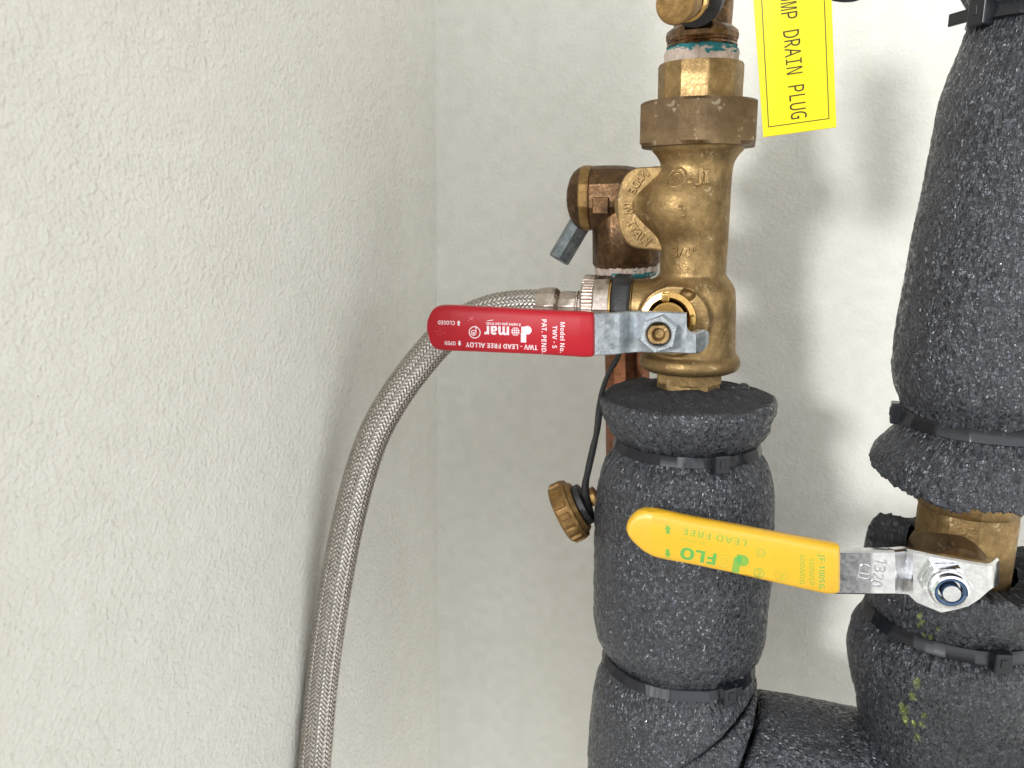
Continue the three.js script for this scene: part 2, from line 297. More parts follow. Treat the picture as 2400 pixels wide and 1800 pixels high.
{
  const g = new THREE.PlaneGeometry(120, 120); g.rotateX(-Math.PI / 2); const m = new THREE.Mesh(g, new THREE.MeshPhysicalMaterial({ map: tinted([0.7, 0.68, 0.64], [0.8, 0.78, 0.75], 2), roughness: 0.9 }));
  const uv = g.attributes.uv; for (let i = 0; i < uv.count; i++) uv.setXY(i, uv.getX(i) * 120, uv.getY(i) * 120);
  const lg = new THREE.PlaneGeometry(100, 60), lm = new THREE.Mesh(lg, new THREE.MeshPhysicalMaterial({ map: tinted([0.2, 0.3, 0.12], [0.34, 0.44, 0.2], 2), roughness: 0.95 })); lg.rotateX(-Math.PI / 2); lg.translate(0, 0.004, 37.5);
  const lu = lg.attributes.uv; for (let i = 0; i < lu.count; i++) lu.setXY(i, lu.getX(i) * 100, lu.getY(i) * 60);
  lm.name = 'lawn'; lm.receiveShadow = true; lm.userData = { label: 'green lawn beyond the concrete pad', category: 'lawn', kind: 'structure' }; scene.add(lm);
  m.name = 'ground'; m.receiveShadow = true; m.userData = { label: 'pale concrete ground in front of the pipe recess', category: 'ground', kind: 'structure' }; scene.add(m);
}

// ---------------------------------------------------------------- axes of the pipes
const ZP = 0.07;
const AL = frame(at(1597, 1300, ZP), at(1646, 80, ZP));        // left riser: valve and foam
const brassC = at(2265, 1220, ZP);
const AR = frame(brassC, brassC.clone().add(V(0, 0.2, 0)));    // right riser
const ZD = 0.031, dBase = at(1467, 900, ZD);
const AD = frame(at(1473, 1150, ZD), at(1467, 600, ZD));      // discharge pipe of the relief valve
const sL = (y) => sAt(AL, y), rL = (y, hw) => rAt(AL, sL(y), hw), sR = (y) => sAt(AR, y), rR = (y, hw) => rAt(AR, sR(y), hw);

// ---------------------------------------------------------------- foam sleeves
function pchip(rows) {
  const n = rows.length, d = [], h = [], m = [];
  for (let i = 0; i < n - 1; i++) { h.push(rows[i + 1][0] - rows[i][0]); d.push((rows[i + 1][1] - rows[i][1]) / h[i]); }
  m.push(d[0]); for (let i = 1; i < n - 1; i++) m.push(d[i - 1] * d[i] <= 0 ? 0 : 2 / (1 / d[i - 1] + 1 / d[i])); m.push(d[n - 2]);
  return (s) => {
    let i = 0; while (i < n - 2 && s > rows[i + 1][0]) i++;
    const t = clamp((s - rows[i][0]) / h[i]), t2 = t * t, t3 = t2 * t;
    return rows[i][1] * (2 * t3 - 3 * t2 + 1) + h[i] * m[i] * (t3 - 2 * t2 + t) + rows[i + 1][1] * (3 * t2 - 2 * t3) + h[i] * m[i + 1] * (t3 - t2);
  };
}
// o: lo/hi = end positions (number or function of theta), pinch = [s...], bore, ns, cutLo/cutHi: closes the end with a cut face
function foam(f, rows, o) {
  const rf = pchip(rows), n = o.n || 400, ns = o.ns || 260, pos = [], uv = [], idx = [], col = [], e = V(0, 0, 0);
  const lo = (th) => (typeof o.lo === 'function' ? o.lo(th) : o.lo), hi = (th) => (typeof o.hi === 'function' ? o.hi(th) : o.hi), id = o.id || 0;
  const rad = (s, th) => {
    let r = rf(s) * (1 + (o.oval ? o.oval * Math.cos(2 * (th - 0.6)) : 0)), w = 0;
    for (const p of o.pinch || []) { const q = (s - p) / 0.009; w += Math.exp(-q * q); }
    const cx = Math.sin(th) * 0.036, cz = Math.cos(th) * 0.036;
    r += 0.0007 * noise3(cx * 50 + id * 9, s * 45, cz * 50) + 0.00028 * noise3(cx * 190 + id, s * 170, cz * 190) + 0.00022 * noise3(cx * 700, s * 520, cz * 700 + id);
    r += 0.0007 * Math.min(1, w) * noise3(th * 17 + id * 5, s * 45, id) + 0.0004 * Math.min(1, w) * noise3(th * 44, s * 70, id + 3);
    if (o.slit) { let d = th - o.slit.th; d = Math.atan2(Math.sin(d), Math.cos(d)); const k = sstep(o.slit.s0, o.slit.s0 + 0.004, s); r -= k * (0.0028 * Math.exp(-d * d / 0.0009) + 0.0012 * sstep(0, 0.02, d) * (1 - sstep(0.02, 0.6, d))); }
    return r;
  };
  for (let i = 0; i <= ns; i++) for (let j = 0; j <= n; j++) {
    const th = (j / n) * 2 * Math.PI - Math.PI, jj = j === n ? 0 : j, tq = (jj / n) * 2 * Math.PI - Math.PI, a = lo(tq), b = hi(tq);
    const s = mix(a, b, i / ns); let r = rad(s, tq);
    const er = o.edge ?? 0.003;                                // rounded rims where the foam is cut
    if (o.cutHi && b - s < er) r -= er * 0.5 * (1 - Math.sqrt(Math.max(0, 1 - (1 - (b - s) / er) ** 2)));
    if (o.cutLo && s - a < er) r -= er * 0.5 * (1 - Math.sqrt(Math.max(0, 1 - (1 - (s - a) / er) ** 2)));
    const p = P3(f, s, r, tq); pos.push(p.x, p.y, p.z); uv.push(th * 0.0362 + id * 0.013, s + id * 0.021);
    const tc = 1 + 0.12 * noise3(p.x * 90, p.y * 90, p.z * 90), mk = o.marks ? o.marks(s, tq) : 0;
    col.push(mix(tc, 6, mk), mix(tc, 7.2, mk), mix(tc, 1.3, mk));
  }
  for (let i = 0; i < ns; i++) for (let j = 0; j < n; j++) { const a = i * (n + 1) + j, b = a + n + 1; idx.push(a, a + 1, b, b, a + 1, b + 1); }
  const g = new THREE.BufferGeometry();
  g.setAttribute('position', new THREE.Float32BufferAttribute(pos, 3)); g.setAttribute('uv', new THREE.Float32BufferAttribute(uv, 2)); g.setAttribute('color', new THREE.Float32BufferAttribute(col, 3));
  g.setIndex(idx); g.computeVertexNormals();
  const N = g.attributes.normal;
  for (let i = 0; i <= ns; i++) { const a = i * (n + 1), b = a + n; e.set(N.getX(a) + N.getX(b), N.getY(a) + N.getY(b), N.getZ(a) + N.getZ(b)).normalize(); N.setXYZ(a, e.x, e.y, e.z); N.setXYZ(b, e.x, e.y, e.z); }
  const caps = [];
  for (const top of [true, false]) {
    if (top ? !o.cutHi : !o.cutLo) continue;
    const cp = [], cu = [], ci = [], nr = 40;
    for (let i = 0; i <= nr; i++) for (let j = 0; j <= n; j++) {
      const tq = ((j % n) / n) * 2 * Math.PI - Math.PI, s0 = top ? hi(tq) : lo(tq), rim = rad(s0, tq) - (o.edge ?? 0.003) * 0.5, r = mix(rim, o.bore, i / nr);
      const x = Math.sin(tq) * r, z = Math.cos(tq) * r;
      let ds = i === 0 ? 0 : 0.0004 * noise3(x * 320, id, z * 320) + 0.0009 * noise3(x * 90, id + 4, z * 90);
      if (o.slit) { let d = tq - o.slit.th; d = Math.atan2(Math.sin(d), Math.cos(d)); ds -= (0.0025 * Math.exp(-((d * r / 0.0005) ** 2)) + (d > 0 && d < 0.5 ? 0.0014 * (1 - d / 0.5) : 0)) * sstep(0, 0.15, i / nr); }
      const p = P3(f, s0 + (top ? ds : -ds) + (top ? 1 : -1) * (o.crown ?? -0.002) * sstep(o.crown ? 0.0 : 0.5, 1, i / nr), r, tq);
      cp.push(p.x, p.y, p.z); cu.push(x + id * 0.017, z);
    }
    for (let i = 0; i < nr; i++) for (let j = 0; j < n; j++) { const a = i * (n + 1) + j, b = a + n + 1; top ? ci.push(a, a + 1, b, b, a + 1, b + 1) : ci.push(a, b, a + 1, b, b + 1, a + 1); }
    const c = new THREE.BufferGeometry(); c.setAttribute('position', new THREE.Float32BufferAttribute(cp, 3)); c.setAttribute('uv', new THREE.Float32BufferAttribute(cu, 2)); c.setIndex(ci); c.computeVertexNormals(); caps.push(c);
  }
  return { skin: g, caps, rad, rf };
}
const planeCut = (f, Q, N, rows) => { const rf = pchip(rows); return (th) => { const d = Q.clone().sub(f.O).dot(N), rd = f.X.clone().multiplyScalar(Math.sin(th)).addScaledVector(f.Z, Math.cos(th)).dot(N), yn = f.Y.dot(N); let s = d / yn; for (let i = 0; i < 8; i++) s = (d - rf(clamp(s, rows[0][0], rows[rows.length - 1][0])) * rd) / yn; return s; }; };
const GF = 'foam sleeves on the pipes';
function sleeve(label, base, f, rows, o) {
  const t = thing('pipe_insulation', label, 'pipe insulation', base, GF), q = foam(f, rows, o);
  part('foam_sleeve', q.skin, M.foam, t);
  for (const c of q.caps) part('cut_face', c, M.foamCut, t);
  return q;
}
// left riser, from the cut disc under the valve to the mitre of the elbow
const rowsL = prof(AL, [[1980, 200], [1850, 203], [1700, 202], [1620, 198], [1578, 184], [1545, 168], [1528, 168], [1500, 187], [1460, 200], [1380, 206], [1270, 209], [1170, 207], [1110, 200], [1075, 186], [1046, 165], [1030, 163], [1012, 178], [985, 194], [958, 205], [938, 208], [925, 207]]);
const inner = at(1766, 1632, ZP + 0.01);
const mitre1 = V(0.6, -0.8, 0).normalize(), mitre2 = V(0.92, -0.39, 0).normalize();
const leftFoam = sleeve('dark grey foam sleeve under the brass valve, pinched by two cable ties', AL.O, AL, rowsL, {
  id: 1, ns: 330, lo: planeCut(AL, inner, mitre1, rowsL), hi: (th) => sL(926) + 0.0006 * noise3(th * 3, 1, 5), cutHi: true, cutLo: true, bore: 0.0105, crown: 0.0043, pinch: [sL(1038), sL(1536)], slit: { th: 1.25, s0: sL(1000) } });
// wedge of the elbow and the level run to the right riser
{
  const rw = 0.0352, wr = [[-0.09, rw], [-0.03, rw], [0.0, rw], [0.05, rw], [0.12, rw]];
  const wO = V(inner.x - 0.62 * 0.034, inner.y - 0.78 * 0.034, ZP), fW = frame(wO, wO.clone().add(V(0.078, -0.062, 0)));
  sleeve('narrow mitred foam wedge in the elbow below the left riser', fW.O, fW, wr, { id: 2, ns: 120, n: 360, lo: planeCut(fW, inner.clone().add(V(0.0012, 0, 0)), mitre1, wr), hi: planeCut(fW, inner.clone().add(V(0.004, 0.0, 0)), mitre2, wr), cutLo: true, cutHi: true, bore: 0.011, edge: 0.004 });
  const hp = at(1890, 1836, ZP), fH = frame(hp, hp.clone().add(V(0.1, -0.004, 0)));
  const hr = [[-0.12, 0.0352], [-0.045, 0.0352], [-0.025, 0.0362], [0, 0.036], [0.05, 0.036], [0.2, 0.036]];
  sleeve('level foam sleeve joining the two risers at the bottom', fH.O, fH, hr, { id: 3, ns: 260, lo: planeCut(fH, inner.clone().add(V(0.0065, 0, 0)), mitre2, hr), hi: 0.1, cutLo: true, bore: 0.011, edge: 0.005 });
}
// right riser, upper sleeve with a flared torn lip
const rowsRU = prof(AR, [[-150, 235], [-60, 215], [0, 172], [36, 152], [60, 156], [100, 168], [175, 194], [237, 208], [330, 214], [400, 219], [480, 223], [660, 236], [780, 240], [860, 237], [915, 222], [955, 196], [985, 184], [1005, 190], [1035, 218], [1075, 250], [1105, 258], [1135, 256]]);
const rightUpper = sleeve('upper foam sleeve of the right riser with a ragged flared lip', AR.O.clone().setY(AR.O.y + 0.1), AR, rowsRU, {
  id: 4, ns: 400, n: 440, hi: sR(-150), lo: (th) => sR(1118) + 0.0026 * noise3(th * 2.2, 7, 1) + 0.0008 * noise3(th * 9, 3, 2) + 0.0007 * noise3(th * 34, 3, 6) + 0.0006 * noise3(th * 80, 3, 8) - 0.003 * Math.cos(th - 0.6), cutLo: true, bore: 0.02, pinch: [sR(40), sR(985)], edge: 0.0012 });
// right riser, lower sleeve with its torn top behind the lever
const mark = (py0, px0, rx) => { const p = at(px0, py0, ZP + 0.034), d = p.sub(AR.O); return [d.dot(AR.Y), Math.atan2(d.dot(AR.X), d.dot(AR.Z)), rx]; };
const chalk = [[2141, 1453, 1.1], [2150, 1466, 1.3], [2138, 1477, 1], [2148, 1504, 1], [2172, 1506, 1], [2195, 1480, .8], [2146, 1603, 1.4], [2134, 1636, 1.5], [2103, 1672, 2.1], [2164, 1676, 1.5], [2109, 1697, 1.8], [2134, 1704, 1.3], [2157, 1702, 1.2], [2143, 1739, 1.4]].map(([x, y, r]) => mark(y, x, r * 0.0009));
const rowsRL = prof(AR, [[1900, 140], [1798, 160], [1730, 190], [1651, 214], [1590, 236], [1535, 248], [1500, 246], [1475, 232], [1452, 212], [1436, 211], [1415, 222], [1385, 236], [1340, 240], [1300, 238], [1240, 226], [1200, 216]]);
const rightLower = sleeve('lower foam sleeve of the right riser with yellow green chalk marks', AR.O.clone().setY(AR.O.y - 0.1), AR, rowsRL, {
  id: 5, ns: 330, n: 440, lo: sR(1900), bore: 0.0205, cutHi: true, edge: 0.0022, pinch: [sR(1444)],
  hi: (th) => { let d = th + 2.15; d = Math.atan2(Math.sin(d), Math.cos(d)); return sR(1322) + 0.0112 * Math.exp(-d * d / 0.6) + 0.0016 * noise3(th * 5, 3, 9) + 0.0011 * noise3(th * 22, 3, 6); },
  marks: (s, th) => { let k = 0; for (const [a, b, r] of chalk) { const dx = (th - b) * 0.036 / r, dy = (s - a) / (r * 1.6), d = Math.hypot(dx, dy) + 0.55 * noise3(th * 60, s * 1700, 4); k = Math.max(k, 1 - sstep(0.55, 0.95, d)); } return k * 0.85; } });

// ---------------------------------------------------------------- cable ties
function tie(label, f, rad, py, hd, tail, o = {}) {           // hd: angle of the head about the axis
  const s0 = sAt(f, py), t = thing('cable_tie', label, 'cable tie', f.O.clone().addScaledVector(f.Y, s0), 'cable ties round the foam sleeves'), w = o.w || 0.0023, n = 240, rr = (th) => rad(s0, th);
  const smooth = (th) => { let a = 0; for (let k = -9; k <= 9; k++) a += rr(th + k * 0.11); return a / 19 + 0.0005 + (o.lift || 0); };
  const rows = [[-w, -0.002], [-w, 0.0010], [-w * 0.86, 0.0015], [w * 0.86, 0.0005], [w, 0.0001], [w, -0.002]];
  const pos = [], idx = [];
  for (let j = 0; j < n; j++) { const th = j / n * 2 * Math.PI, b = smooth(th), tilt = (o.tilt || 0) * Math.sin(th - hd); for (const [ds, dr] of rows) { const p = P3(f, s0 + ds + tilt, b + dr, th); pos.push(p.x, p.y, p.z); } }
  for (let j = 0; j < n; j++) for (let k = 0; k < 5; k++) { const a = j * 6 + k, b = ((j + 1) % n) * 6 + k; idx.push(a, b, a + 1, b, b + 1, a + 1); }
  const g = new THREE.BufferGeometry(); g.setAttribute('position', new THREE.Float32BufferAttribute(pos, 3)); g.setIndex(idx);
  part('strap', boxUV(toCreasedNormals(g, R(40))), M.nylon, t);
  const q = o.skew || 0, rx = f.X.clone().multiplyScalar(Math.cos(hd)).addScaledVector(f.Z, -Math.sin(hd)), rz = f.X.clone().multiplyScalar(Math.sin(hd)).addScaledVector(f.Z, Math.cos(hd));
  const X2 = rx.clone().multiplyScalar(Math.cos(q)).addScaledVector(f.Y, Math.sin(q)), Y2 = f.Y.clone().multiplyScalar(Math.cos(q)).addScaledVector(rx, -Math.sin(q));
  const m = new THREE.Matrix4().makeBasis(X2, Y2, rz), c = P3(f, s0, smooth(hd) + 0.0021, hd); m.setPosition(c);
  const box = (w2, h2, d2, r2, x, y, z) => boxUV(flat(new RoundedBoxGeometry(w2, h2, d2, 3, r2)).applyMatrix4(new THREE.Matrix4().multiplyMatrices(m, new THREE.Matrix4().makeTranslation(x, y, z))));
  const k = o.size || 1;
  const H = part('head', box(0.0062 * k, 0.0076 * k, 0.005, 0.0007, 0, 0, 0), M.nylon, t);
  part('pawl', box(0.0022, 0.0032, 0.0006, 0.0002, (o.mirror ? 1 : -1) * 0.0002, 0.0004, 0.0026), M.nylon, H);
  if (tail) part('tail', box(Math.abs(tail), 0.0044, 0.0012, 0.0003, Math.sign(tail) * (0.0031 * k + Math.abs(tail) / 2 - 0.001), 0, 0.0004), M.nylon, t);
}
const headTh = (f, px, py, r) => { let th = 0; const s = sAt(f, py); let best = 1e9; for (let a = -1.7; a <= 1.7; a += 0.01) { const q = proj(P3(f, s, r, a)); const d = Math.abs(q[0] - px); if (d < best) { best = d; th = a; } } return th; };
tie('black cable tie pinching the foam just below the brass valve', AL, leftFoam.rad, 1036, headTh(AL, 1682, 1036, rL(1036, 168)), 0);
tie('black cable tie low on the left foam riser, above the elbow', AL, leftFoam.rad, 1536, headTh(AL, 1697, 1536, rL(1536, 170)), 0.005);
tie('black cable tie at the top of the right riser with its cut tail pointing left', AR, rightUpper.rad, 38, headTh(AR, 2312, 38, rR(38, 158)), -0.012, { size: 1.25, w: 0.0028 });
tie('black cable tie above the ragged foam lip, head on its left side', AR, rightUpper.rad, 985, headTh(AR, 2112, 985, rR(985, 188)), -0.0045, { size: 1.1, w: 0.0026 });
tie('black cable tie round the right foam below the chrome lever', AR, rightLower.rad, 1444, headTh(AR, 2340, 1444, rR(1444, 214)), 0, { w: 0.0026, size: 1.05 });

// ---------------------------------------------------------------- brass valve of the left riser
const valve = thing('brass_valve', 'aged brass three way valve with red lever on the left riser', 'valve', AL.O.clone().addScaledVector(AL.Y, sL(700)));
{
  // body as one cast surface
  const S = 640, cen = at(1600, 610, ZP + 0.006), u = rL(610, 1), half = 300 * u, N = 170;
  const body = pchip(prof(AL, [[930, 70], [868, 70], [866, 100], [858, 115], [846, 119], [834, 116], [824, 108], [800, 106], [720, 104], [680, 101], [668, 96], [656, 88], [640, 78], [560, 80], [480, 81], [410, 83], [386, 86], [366, 96], [352, 108], [340, 111]]));
  const s0 = sL(866), s1 = sL(343), dot = (p) => { const d = p.sub(AL.O), s = d.dot(AL.Y); return [s, Math.hypot(d.dot(AL.X), d.dot(AL.Z))]; };
  const bulge = at(1598, 482, ZP + 0.002), ballC = at(1594, 738, ZP), outA = at(1596, 722, ZP + 0.004), outB = at(1484, 720, ZP + 0.004), bossZ = ballC.z + 86 * u + 0.0065;
  const smin = (a, b, k) => { const h = Math.max(0, k - Math.abs(a - b)) / k; return Math.min(a, b) - h * h * k / 4; };
  const cap = (p, a, b, r) => { const ab = b.clone().sub(a), t = clamp(p.clone().sub(a).dot(ab) / ab.lengthSq()); return p.distanceTo(a.clone().addScaledVector(ab, t)) - r; };
  const outX = outB.clone().sub(outA).normalize(), outL = outA.distanceTo(outB);
  const recess = at(1612, 690, 0.09);
  const sdf = (p) => {
    const [s, rho] = dot(p.clone()); let d = Math.max((rho - body(clamp(s, s0, s1))) * 0.85, s0 - s, s - s1);
    const q = p.clone().sub(bulge); d = smin(d, (Math.hypot(q.x / 1.0, q.y / 0.95, q.z / 1.05) - 92 * u), 26 * u);
    d = smin(d, cap(p, bulge, at(1500, 482, ZP - 0.006), 62 * u), 20 * u);
    d = smin(d, p.distanceTo(ballC) - 100 * u, 18 * u);
    const o = p.clone().sub(outA), al = o.dot(outX), ra = o.addScaledVector(outX, -al).length(); d = smin(d, Math.max(ra - 69 * u, al - outL, -al), 12 * u);
    const b = p.clone().sub(ballC), rb = Math.hypot(b.x + 0.0015, b.y); d = smin(d, Math.max(rb - 80 * u, p.z - bossZ, -b.z), 14 * u);
    const g = p.clone().sub(recess); d = Math.max(d, -(Math.hypot(g.x / 1.2, g.y, g.z / 1.4) - 15 * u));
    return d;
  };
  const mc = new MarchingCubes(N, new THREE.MeshBasicMaterial(), false, false, 400000); mc.isolation = 0;
  const p = V(0, 0, 0);
  for (let k = 0; k < N; k++) for (let j = 0; j < N; j++) for (let i = 0; i < N; i++) {
    p.set((i - N / 2) / (N / 2), (j - N / 2) / (N / 2), (k - N / 2) / (N / 2)).multiplyScalar(half).add(cen);
    mc.field[k * N * N + j * N + i] = -sdf(p) / half;
  }
  mc.update();
  const cnt = mc.count, pa = mc.positionArray.slice(0, cnt * 3), na = mc.normalArray.slice(0, cnt * 3);
  for (let i = 0; i < cnt; i++) { pa[i * 3] = pa[i * 3] * half + cen.x; pa[i * 3 + 1] = pa[i * 3 + 1] * half + cen.y; pa[i * 3 + 2] = pa[i * 3 + 2] * half + cen.z; }
  const g = new THREE.BufferGeometry(); g.setAttribute('position', new THREE.Float32BufferAttribute(pa, 3)); g.setAttribute('normal', new THREE.Float32BufferAttribute(na, 3));
  const uvb = new Float32Array(cnt * 2), dd = V(0, 0, 0);
  for (let i = 0; i < cnt; i += 3) { let t0 = null; for (let k = 0; k < 3; k++) { dd.set(pa[(i + k) * 3], pa[(i + k) * 3 + 1], pa[(i + k) * 3 + 2]).sub(AL.O); let th = Math.atan2(dd.dot(AL.X), dd.dot(AL.Z)); if (t0 === null) t0 = th; else if (th - t0 > 3) th -= 2 * Math.PI; else if (t0 - th > 3) th += 2 * Math.PI; uvb[(i + k) * 2] = th * 0.0165; uvb[(i + k) * 2 + 1] = dd.dot(AL.Y); } }
  g.setAttribute('uv', new THREE.BufferAttribute(uvb, 2));
  const bd = part('body', g, M.brass, valve);
  const surf = (th, s) => { let a = 30 * u, b = 190 * u; for (let i = 0; i < 18; i++) { const m = (a + b) / 2; if (sdf(P3(AL, s, m, th)) < 0) a = m; else b = m; } return a; };
  const cling = (geo, th0, s0) => { const q = geo.attributes.position, R0 = surf(th0, s0); for (let i = 0; i < q.count; i++) { const th = th0 + q.getX(i) / R0, s = s0 + q.getY(i), w = P3(AL, s, surf(th, s) + q.getZ(i), th); q.setXYZ(i, w.x, w.y, w.z); } geo.computeVertexNormals(); return geo; };
  // relief: ring with inner spiral, dot, two letters, size, crescent
  const rel = [], A = (px, py) => { const d = at(px, py, ZP + 80 * u).sub(AL.O); return [Math.atan2(d.dot(AL.X), d.dot(AL.Z)), d.dot(AL.Y)]; };
  const put = (geo, px, py, r) => { const [th, s] = A(px, py); rel.push(boxUV(cling(flat(geo), th, s))); };
  const rS = (y) => body(sL(y)) + 0.00005;
  put(new THREE.TorusGeometry(21 * u, 2.4 * u, 8, 40), 1588, 415, rS(413)); put(new THREE.TorusGeometry(10 * u, 2.4 * u, 8, 30, 4.6), 1589, 416, rS(413));
  put(new THREE.BoxGeometry(4 * u, 24 * u, 4 * u), 1580, 424, rS(413));
  put(new THREE.SphereGeometry(7 * u, 12, 8).scale(1, 1, 0.5), 1619, 424, rS(413)); put(letters('J', 30 * u, 3.8 * u), 1638, 414, rS(413)); put(letters('I', 30 * u, 3.8 * u), 1655, 414, rS(413));
  put(letters('3/4"', 22 * u, 3.0 * u, fontR), 1600, 592, rS(592));
  put(new THREE.TorusGeometry(13 * u, 2.8 * u, 8, 24, 2.6).rotateZ(-1.0), 1602, 496, 0);
  part('raised_lettering', rel, M.brass, bd);
  // crescent flange with MADE IN ITALY
  const fz = ZP + 0.0045;
  part('flange', boxUV(outline([[1556, 392], [1520, 391], [1490, 394], [1466, 410], [1450, 445], [1446, 480], [1448, 520], [1458, 555], [1474, 575], [1496, 583], [1530, 586], [1562, 588], [1590, 540], [1596, 480], [1590, 430]], fz, 0.0075, 0.0009)), M.brass, valve);
  const fl = [], word = 'MADE IN ITALY', fc = at(1562, 484, fz), fr = at(1562, 484, fz).distanceTo(at(1472, 484, fz));
  [...word].forEach((ch, i) => {
    if (ch === ' ') return; const a = R(mix(128, 243, i / (word.length - 1))), gl = letters(ch, 20 * u, 4 * u);
    gl.rotateZ(a + Math.PI / 2); gl.translate(fc.x + Math.cos(a) * fr * (i < 2 || i > 11 ? 1.02 : 0.99), fc.y + Math.sin(a) * fr * 1.04, fz - 0.0001); fl.push(gl);
  });
  part('raised_lettering', boxUV(mergeGeometries(fl)), M.brass, valve);
  // tailpiece, union nut, bottom hexagon
  part('tailpiece', lathe(AL, [[250, 60], [250, 99], [166, 101], [157, 101], [152, 99], [152, 40]], { n: 128 }), M.brass, valve);
  part('union_nut', hexRows(AL, sL(346), sL(241), rL(290, 133), R(30) + R(30), 0.001), M.nutBrass, valve);
  part('adapter', [hexRows(AL, sL(894), sL(862), rL(880, 74), R(60) + R(4)), lathe(AL, [[930, 30], [930, 74], [893, 74], [893, 40]], { n: 96 })], M.brass, valve);
  // stem packing: gold washer, gland, stem
  const stemC = at(1545, 783, 0.1135), stem0 = V(stemC.x, stemC.y, bossZ - 0.002), AS = frame(stem0, stem0.clone().add(V(0, 0, 0.02)), V(0, 1, 0));
  const wc = at(1566, 748, bossZ + 0.0008), AWs = frame(V(wc.x, wc.y, bossZ - 0.001), V(wc.x, wc.y, bossZ + 0.02), V(0, 1, 0)), zl = bossZ;
  part('packing_washer', polar(AWs, [[0, 48 * u], [0.0012, 62 * u], [0.0024, 62 * u], [0.0028, 58 * u], [0.0028, 50 * u], [0.0010, 44 * u], [0.001, 1e-5]], { n: 96 }), M.goldBrass, valve);
  part('gland', polar(AWs, [[0.0005, 40 * u], [0.0044, 40 * u], [0.0050, 36 * u], [0.0050, 1e-5]], { n: 96 }), M.goldBrass, valve);
  const tabP = at(1560, 697, bossZ + 0.0022); part('stop_tab', boxUV(flat(new RoundedBoxGeometry(19 * u, 21 * u, 0.003, 3, 0.0008)).translate(tabP.x, tabP.y, tabP.z)), M.goldBrass, valve);
  // lever
  const zg = 0.1155, zh = 0.1085, sm = [];
  for (const [x, t, b, z] of [[1330, 738, 833, zg], [1380, 737, 834, zg], [1440, 733, 832, zg], [1452, 732, 831, zg - 0.0005], [1464, 731, 829, zg - 0.0028], [1476, 730, 828, zg - 0.0052], [1486, 730, 827, zh + 0.0006], [1496, 730, 826, zh], [1560, 731, 827, zh], [1609, 734, 829, zh]]) sm.push([x, t, b, z]);
  const lev = part('lever', [strip(sm, 0.0026), strip([[1609, 765, 829, zh], [1612, 774, 829, zh], [1620, 778, 829, zh], [1631, 780, 829, zh - 0.0006], [1641, 777, 827, zh - 0.0024], [1651, 773, 822, zh - 0.0056], [1658, 773, 812, zh - 0.0094], [1662, 778, 803, zh - 0.0125]], 0.0024)], M.zinc, valve);
  const z0 = zh + 0.0002, zt = zh + 0.0062, nc = at(1543, 784, zt), AN = frame(V(nc.x, nc.y, z0), V(nc.x, nc.y, zt), V(0, 1, 0)), ap = 41 * u * 0.87, hexR = (th) => { const a = ((th - R(52)) % (Math.PI / 3) + Math.PI / 3) % (Math.PI / 3) - Math.PI / 6; return ap / Math.cos(a); };
  const L = zt - z0, bore = 26 * u;
  const nut = part('lever_nut', [
    polar(AN, [[0, 1], [L - 0.0006, 1], [L, 0.965]], { n: 144, R: (s, th, r) => r * hexR(th) }),
    polar(AN, [[L, 0.965], [L, 0.8], [L, 0.66], [L - 0.0006, 0.62], [L - 0.004, 0.62]], { n: 288, crease: 12, R: (s, th, r) => (r > 0.9 ? 0.965 * hexR(th) : r > 0.75 ? mix(bore, hexR(th), 0.55) : r > 0.65 ? bore + 0.0006 : bore) })], M.zinc, valve);
  const teeth = []; for (let i = 0; i < 30; i++) { const a = i / 30 * 2 * Math.PI, rIn = bore + 0.0004, rOut = hexR(a) * 0.95, b = flat(new THREE.BoxGeometry(0.00055, rOut - rIn, 0.0009)); b.translate(0, (rOut + rIn) / 2, 0).rotateZ(-0.28).rotateZ(0); const q = AN.O; b.applyMatrix4(new THREE.Matrix4().makeRotationZ(-a)).translate(q.x, q.y, q.z + L); teeth.push(b); }
  part('serration', boxUV(mergeGeometries(teeth)), M.zinc, nut, { kind: 'stuff' });
  const sf = frame(V(nc.x, nc.y, bossZ), V(nc.x, nc.y, zt), V(0, 1, 0)), e = zt - bossZ + 0.0003, rs = 24 * u;
  part('stem', polar(sf, [[0, rs], [e - 0.0006, rs], [e, rs * 0.93], [e, rs * 0.62], [e - 0.0008, rs * 0.56], [e - 0.003, rs * 0.4], [e - 0.0035, 1e-5]], { n: 120, R: (s, th, r) => (r > rs * 0.6 && s > e - 0.0045 ? Math.min(r, rs * 0.8 / Math.max(1e-3, Math.abs(Math.cos(th - 0.08)))) : r) }), M.brass, valve);
  // red grip with print
  const gz = zg + 0.0022, gd = 0.0062;
  const gg = loft([[996.5, 768], [998, 757], [1003, 741], [1011, 727], [1024, 718.5], [1040, 716.5], [1110, 719.5], [1180, 723], [1250, 727], [1320, 730], [1370, 732.5], [1383, 734], [1389, 738], [1391.5, 745]],
    [[996.5, 769], [998, 778], [1003, 792], [1007, 806], [1013, 815], [1024, 821], [1044, 823.5], [1110, 826], [1180, 829], [1250, 832], [1320, 836], [1370, 839], [1383, 838.5], [1389, 835], [1391.5, 829]], gz, gd, 0.0022);
